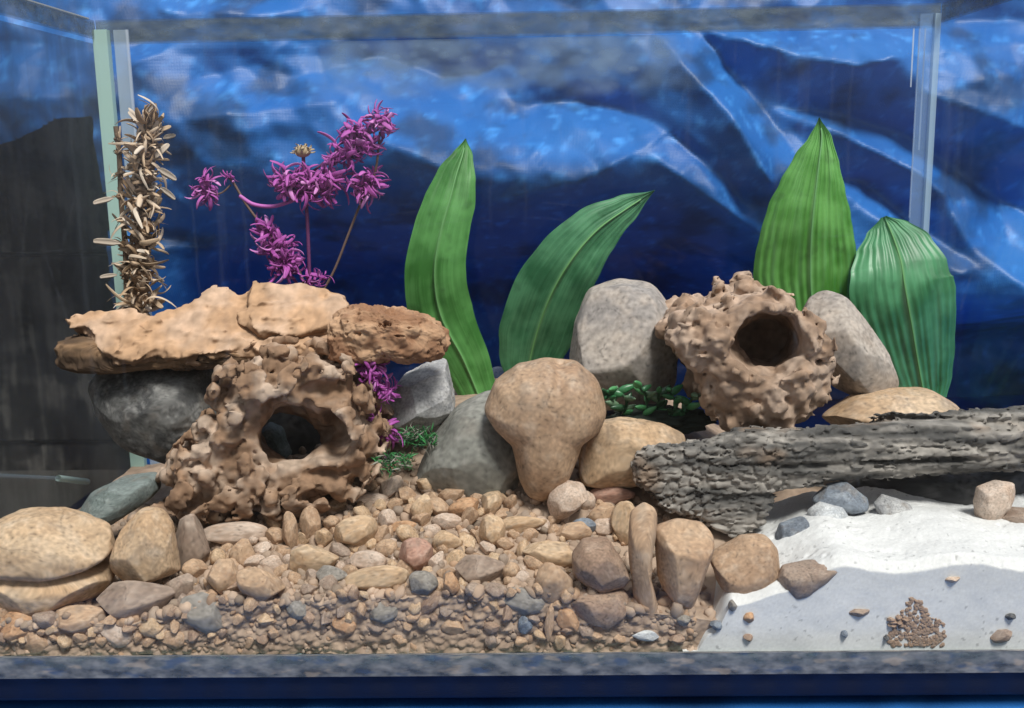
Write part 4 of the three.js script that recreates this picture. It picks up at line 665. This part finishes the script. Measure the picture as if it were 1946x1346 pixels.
{
  const z = -0.27, k = pxm(z), B = P(592, 600, z), t = thing('purple_plant', B.toArray(), 'tall magenta artificial plant with ragged flower tufts behind the slab', 'artificial plant');
  const L = (s) => pts(s).map(([x, y]) => P(x, y, z).sub(B));
  mesh('stem', tube(L('592,620 588,520 584,420 578,330 576,292'), 0.0016, 30), stemPurple, t);
  mesh('stem', tube(L('596,580 632,520 664,440 684,390 712,330 722,250'), 0.0011, 30), stemMat, t);
  mesh('stem', tube(L('590,570 560,500 520,455 470,392 445,350 436,338'), 0.0011, 30), stemMat, t);
  mesh('stem', tube(L('438,352 422,366 400,372'), 0.0008, 12), stemMat, t);
  mesh('stem', tube(L('455,372 480,388 520,392 560,380'), 0.0018, 16), purple[0], t);
  mesh('stem', tube(L('578,340 620,306 660,280 700,250'), 0.0012, 16), stemPurple, t);
  for (const [x, y, rx, ry, n, l] of [[391, 358, 20, 28, 20, 32], [440, 337, 10, 7, 5, 18], [548, 345, 30, 34, 34, 36], [585, 360, 30, 36, 34, 40], [622, 352, 28, 34, 34, 40], [650, 292, 26, 24, 26, 38], [684, 268, 32, 30, 34, 40], [724, 230, 22, 20, 22, 34], [676, 246, 18, 12, 12, 34], [700, 352, 28, 36, 36, 36], [508, 440, 20, 20, 18, 36], [528, 470, 30, 28, 30, 36], [544, 502, 28, 26, 30, 36], [588, 536, 18, 14, 10, 30], [612, 528, 14, 10, 6, 26]]) tuft(t, P(x, y, z), rx * k, ry * k, n, l * k, B);
  const sh = mesh('seed_head', sphere(5), std({ color: lin(0.42, 0.32, 0.2), roughness: 1 }), t); sh.position.copy(P(575, 288, z)).sub(B); sh.scale.set(15 * k, 11 * k, 13 * k);
  const bm = std({ color: lin(0.45, 0.36, 0.23), roughness: 0.9 }); for (let i = 0; i < 26; i++) { const m = mesh('bristle', petals[i % 5], bm, sh); const d = V(rr(-1, 1), rr(-0.3, 1), rr(-0.4, 1)).normalize(); m.position.copy(d).multiplyScalar(0.7); m.quaternion.setFromUnitVectors(V(0, 1, 0), d); m.scale.setScalar(rr(0.6, 1.1)); }
}
{
  const z = -0.135, k = pxm(z), B = P(735, 870, z), t = thing('purple_plant', B.toArray(), 'small magenta artificial sprig between the left cave and the pale angular rock', 'artificial plant');
  mesh('stem', tube(pts('735,880 712,800 698,745 704,700').map(([x, y]) => P(x, y, z).sub(B)), 0.001, 20), stemPurple, t);
  for (const [x, y, rx, ry, n, l] of [[702, 692, 24, 18, 28, 34], [708, 722, 24, 14, 24, 32], [736, 742, 16, 14, 16, 30], [706, 798, 16, 14, 16, 30], [735, 815, 20, 9, 9, 44]]) tuft(t, P(x, y, z), rx * k, ry * k, n, l * k, B);
}
{
  const z = -0.28, k = pxm(z), B = P(262, 640, z), t = thing('dried_plant', B.toArray(), 'dried spike of curled cream and brown seed pods at the left back corner', 'dried plant');
  const brown = [lin(0.27, 0.175, 0.105), lin(0.17, 0.115, 0.075)].map((c) => std({ color: c, roughness: 0.9 })), cream = [lin(0.62, 0.49, 0.36), lin(0.52, 0.38, 0.25), lin(0.68, 0.58, 0.47), lin(0.40, 0.27, 0.16)].map((c) => std({ color: c, roughness: 0.75, side: THREE.DoubleSide }));
  const br = [[1, 0.13, 1.0, 0.5], [1, 0.15, 0.5, 0.6], [0.9, 0.14, 1.9, 0.4], [1.1, 0.10, 2.4, 0.3]].map(([a, b, c, d]) => strip(a, b, c, d, 0.16, 1));
  const spikes = [['264,640 266,520 270,400 278,280 290,195', 40, 18, 15], ['240,620 238,480 230,380 226,290 220,240', 18, 8, 0]], o3 = new THREE.Object3D();
  for (const [s, r, whorls, single] of spikes) {
    const C = new THREE.CatmullRomCurve3(pts(s).map(([x, y]) => P(x, y, z).sub(B))); mesh('stem', new THREE.TubeGeometry(C, 40, 0.0022, 6), brown[1], t);
    const loose = [[], []];
    for (let w = 0; w < whorls; w++) {
      const u = 0.05 + 0.82 * w / (whorls - 1), c = C.getPoint(u), rad = r * k * lerp(1, 0.55, u);
      const pod = mesh('seed_pod', sphere(6), brown[w % 2], t); { const p = pod.geometry.attributes.position; for (let i = 0; i < p.count; i++) { const q = 1 + 0.5 * noise(p.getX(i) * 2.5 + w, p.getY(i) * 2.5, p.getZ(i) * 2.5); p.setXYZ(i, p.getX(i) * q, p.getY(i) * q, p.getZ(i) * q); } pod.geometry.computeVertexNormals(); }
      pod.position.copy(c).add(V(rr(-0.15, 0.15) * rad, 0, 0)); pod.scale.set(rad * 0.55, rad * 0.42, rad * 0.55);
      const put = (q) => { const a = rr(0, 6.28), d = V(Math.cos(a), 0, Math.sin(a)); q.position.copy(c).addScaledVector(d, rad * rr(0.2, 0.55)).add(V(0, rr(-0.6, 0.6) * rad, 0)); q.quaternion.setFromUnitVectors(V(0, 1, 0), d.multiplyScalar(rr(0.1, 1)).add(V(0, rr(-0.35, 1.2), 0)).normalize()); q.rotateY(rr(0, 6.28)); const L = r * k * rr(0.5, 1.2); q.scale.set(L * rr(0.6, 1.1), L, L); };
      for (let i = 0; i < single; i++) put(mesh('bract', br[Math.floor(rnd() * 4)], cream[Math.floor(rnd() * 4)], t));
      for (let i = 0; i < 9; i++) { put(o3); o3.updateMatrix(); loose[i % 2].push(br[i % 4].clone().applyMatrix4(o3.matrix)); }
    }
    loose.forEach((g, i) => { mesh('small_bracts', mergeGeometries(g), i ? cream[0] : cream[1], t).userData.kind = 'stuff'; });
  }
  for (const [x, y, dx, dy, l] of [[292, 200, -10, 10, 16], [310, 262, 30, -6, 30], [300, 320, 46, 22, 46], [305, 356, 34, 20, 40], [228, 462, -46, -8, 46], [222, 522, -34, 2, 30], [215, 376, -30, 6, 36]]) { const m = mesh('bract', br[1], cream[2], t); m.position.copy(P(x, y, z + 0.01)).sub(B); m.quaternion.setFromUnitVectors(V(0, 1, 0), V(dx, -dy, 5).normalize()); m.scale.setScalar(l * k); }
}

// ---------------------------------------------------------------- little green plants
{
  const z = -0.175, k = pxm(z), B = P(1240, 800, z), t = thing('succulent_plant', B.toArray(), 'dark green artificial succulent with plump leaves between boulder and right cave', 'artificial plant');
  const gm = [lin(0.035, 0.16, 0.06), lin(0.08, 0.29, 0.11), lin(0.025, 0.08, 0.035), lin(0.13, 0.22, 0.13)].map((c) => phy({ color: c, roughness: 0.35 })), lf = sphere(5); { const p = lf.attributes.position; for (let i = 0; i < p.count; i++) { const y = p.getY(i); p.setXYZ(i, p.getX(i) * 0.42 * (1 - 0.25 * y), y, p.getZ(i) * 0.32 * (1 - 0.2 * y)); } lf.computeVertexNormals(); }
  for (const s of ['1180,800 1190,760 1170,738', '1220,800 1230,760 1215,735', '1260,805 1285,770 1270,740', '1290,810 1305,780 1318,750', '1200,790 1160,760 1150,750', '1240,800 1250,775 1252,745']) {
    const C = new THREE.CatmullRomCurve3(pts(s).map(([x, y]) => P(x, y, z + rr(-0.01, 0.012)).sub(B))); mesh('stem', new THREE.TubeGeometry(C, 14, 0.0012, 5), gm[2], t);
    for (let i = 0; i < 7; i++) { const c = C.getPoint(0.15 + 0.85 * i / 6), a = i * 2.4 + rr(-0.4, 0.4), d = V(Math.cos(a), rr(0.1, 0.8), Math.sin(a) * 0.8 + 0.25).normalize(), m = mesh('leaf', lf, gm[Math.floor(rnd() * 4)], t); const L = rr(12, 19) * k; m.position.copy(c).addScaledVector(d, L * 0.9); m.quaternion.setFromUnitVectors(V(0, 1, 0), d); m.scale.setScalar(L); }
  }
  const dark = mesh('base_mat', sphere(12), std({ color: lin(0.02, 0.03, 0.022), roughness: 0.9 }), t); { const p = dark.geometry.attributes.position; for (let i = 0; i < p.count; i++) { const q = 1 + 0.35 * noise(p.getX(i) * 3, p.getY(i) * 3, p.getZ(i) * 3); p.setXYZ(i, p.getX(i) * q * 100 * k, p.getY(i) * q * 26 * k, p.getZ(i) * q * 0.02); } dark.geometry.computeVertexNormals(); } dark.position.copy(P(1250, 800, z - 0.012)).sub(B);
}
function moss(cx, cy, rx, ry, z, label) {
  const k = pxm(z), B = P(cx, cy, z), t = thing('moss_tuft', B.toArray(), label, 'artificial plant'), bl = strip(1, 0.075, 0.9, 0.1);
  const mk = (n, mat, sc) => { const gs = []; for (let i = 0; i < n; i++) { const g = bl.clone(), d = V(rr(-1, 1), rr(-0.4, 1), rr(-0.2, 1)).normalize(); g.scale(sc * k, sc * k * rr(0.6, 1.2), sc * k); g.rotateY(rr(0, 6)); g.applyQuaternion(new THREE.Quaternion().setFromUnitVectors(V(0, 1, 0), d)); g.translate(rr(-1, 1) * rx * k, rr(-1, 1) * ry * k, rr(-0.008, 0.008)); gs.push(g); } const m = mesh('blades', mergeGeometries(gs), mat, t); m.userData.kind = 'stuff'; };
  mk(90, std({ color: lin(0.04, 0.22, 0.06), roughness: 0.5 }), 20); mk(40, std({ color: lin(0.09, 0.34, 0.13), roughness: 0.5 }), 18); mk(36, std({ color: lin(0.30, 0.29, 0.24), roughness: 0.8 }), 24); mk(60, std({ color: lin(0.02, 0.05, 0.025), roughness: 0.8 }), 18);
}
moss(796, 832, 30, 16, -0.135, 'wispy green moss tuft just under the pale angular rock');
moss(748, 878, 36, 14, -0.115, 'wispy green moss tuft between the left cave and the grey-green rock');

renderer.render(scene, camera);
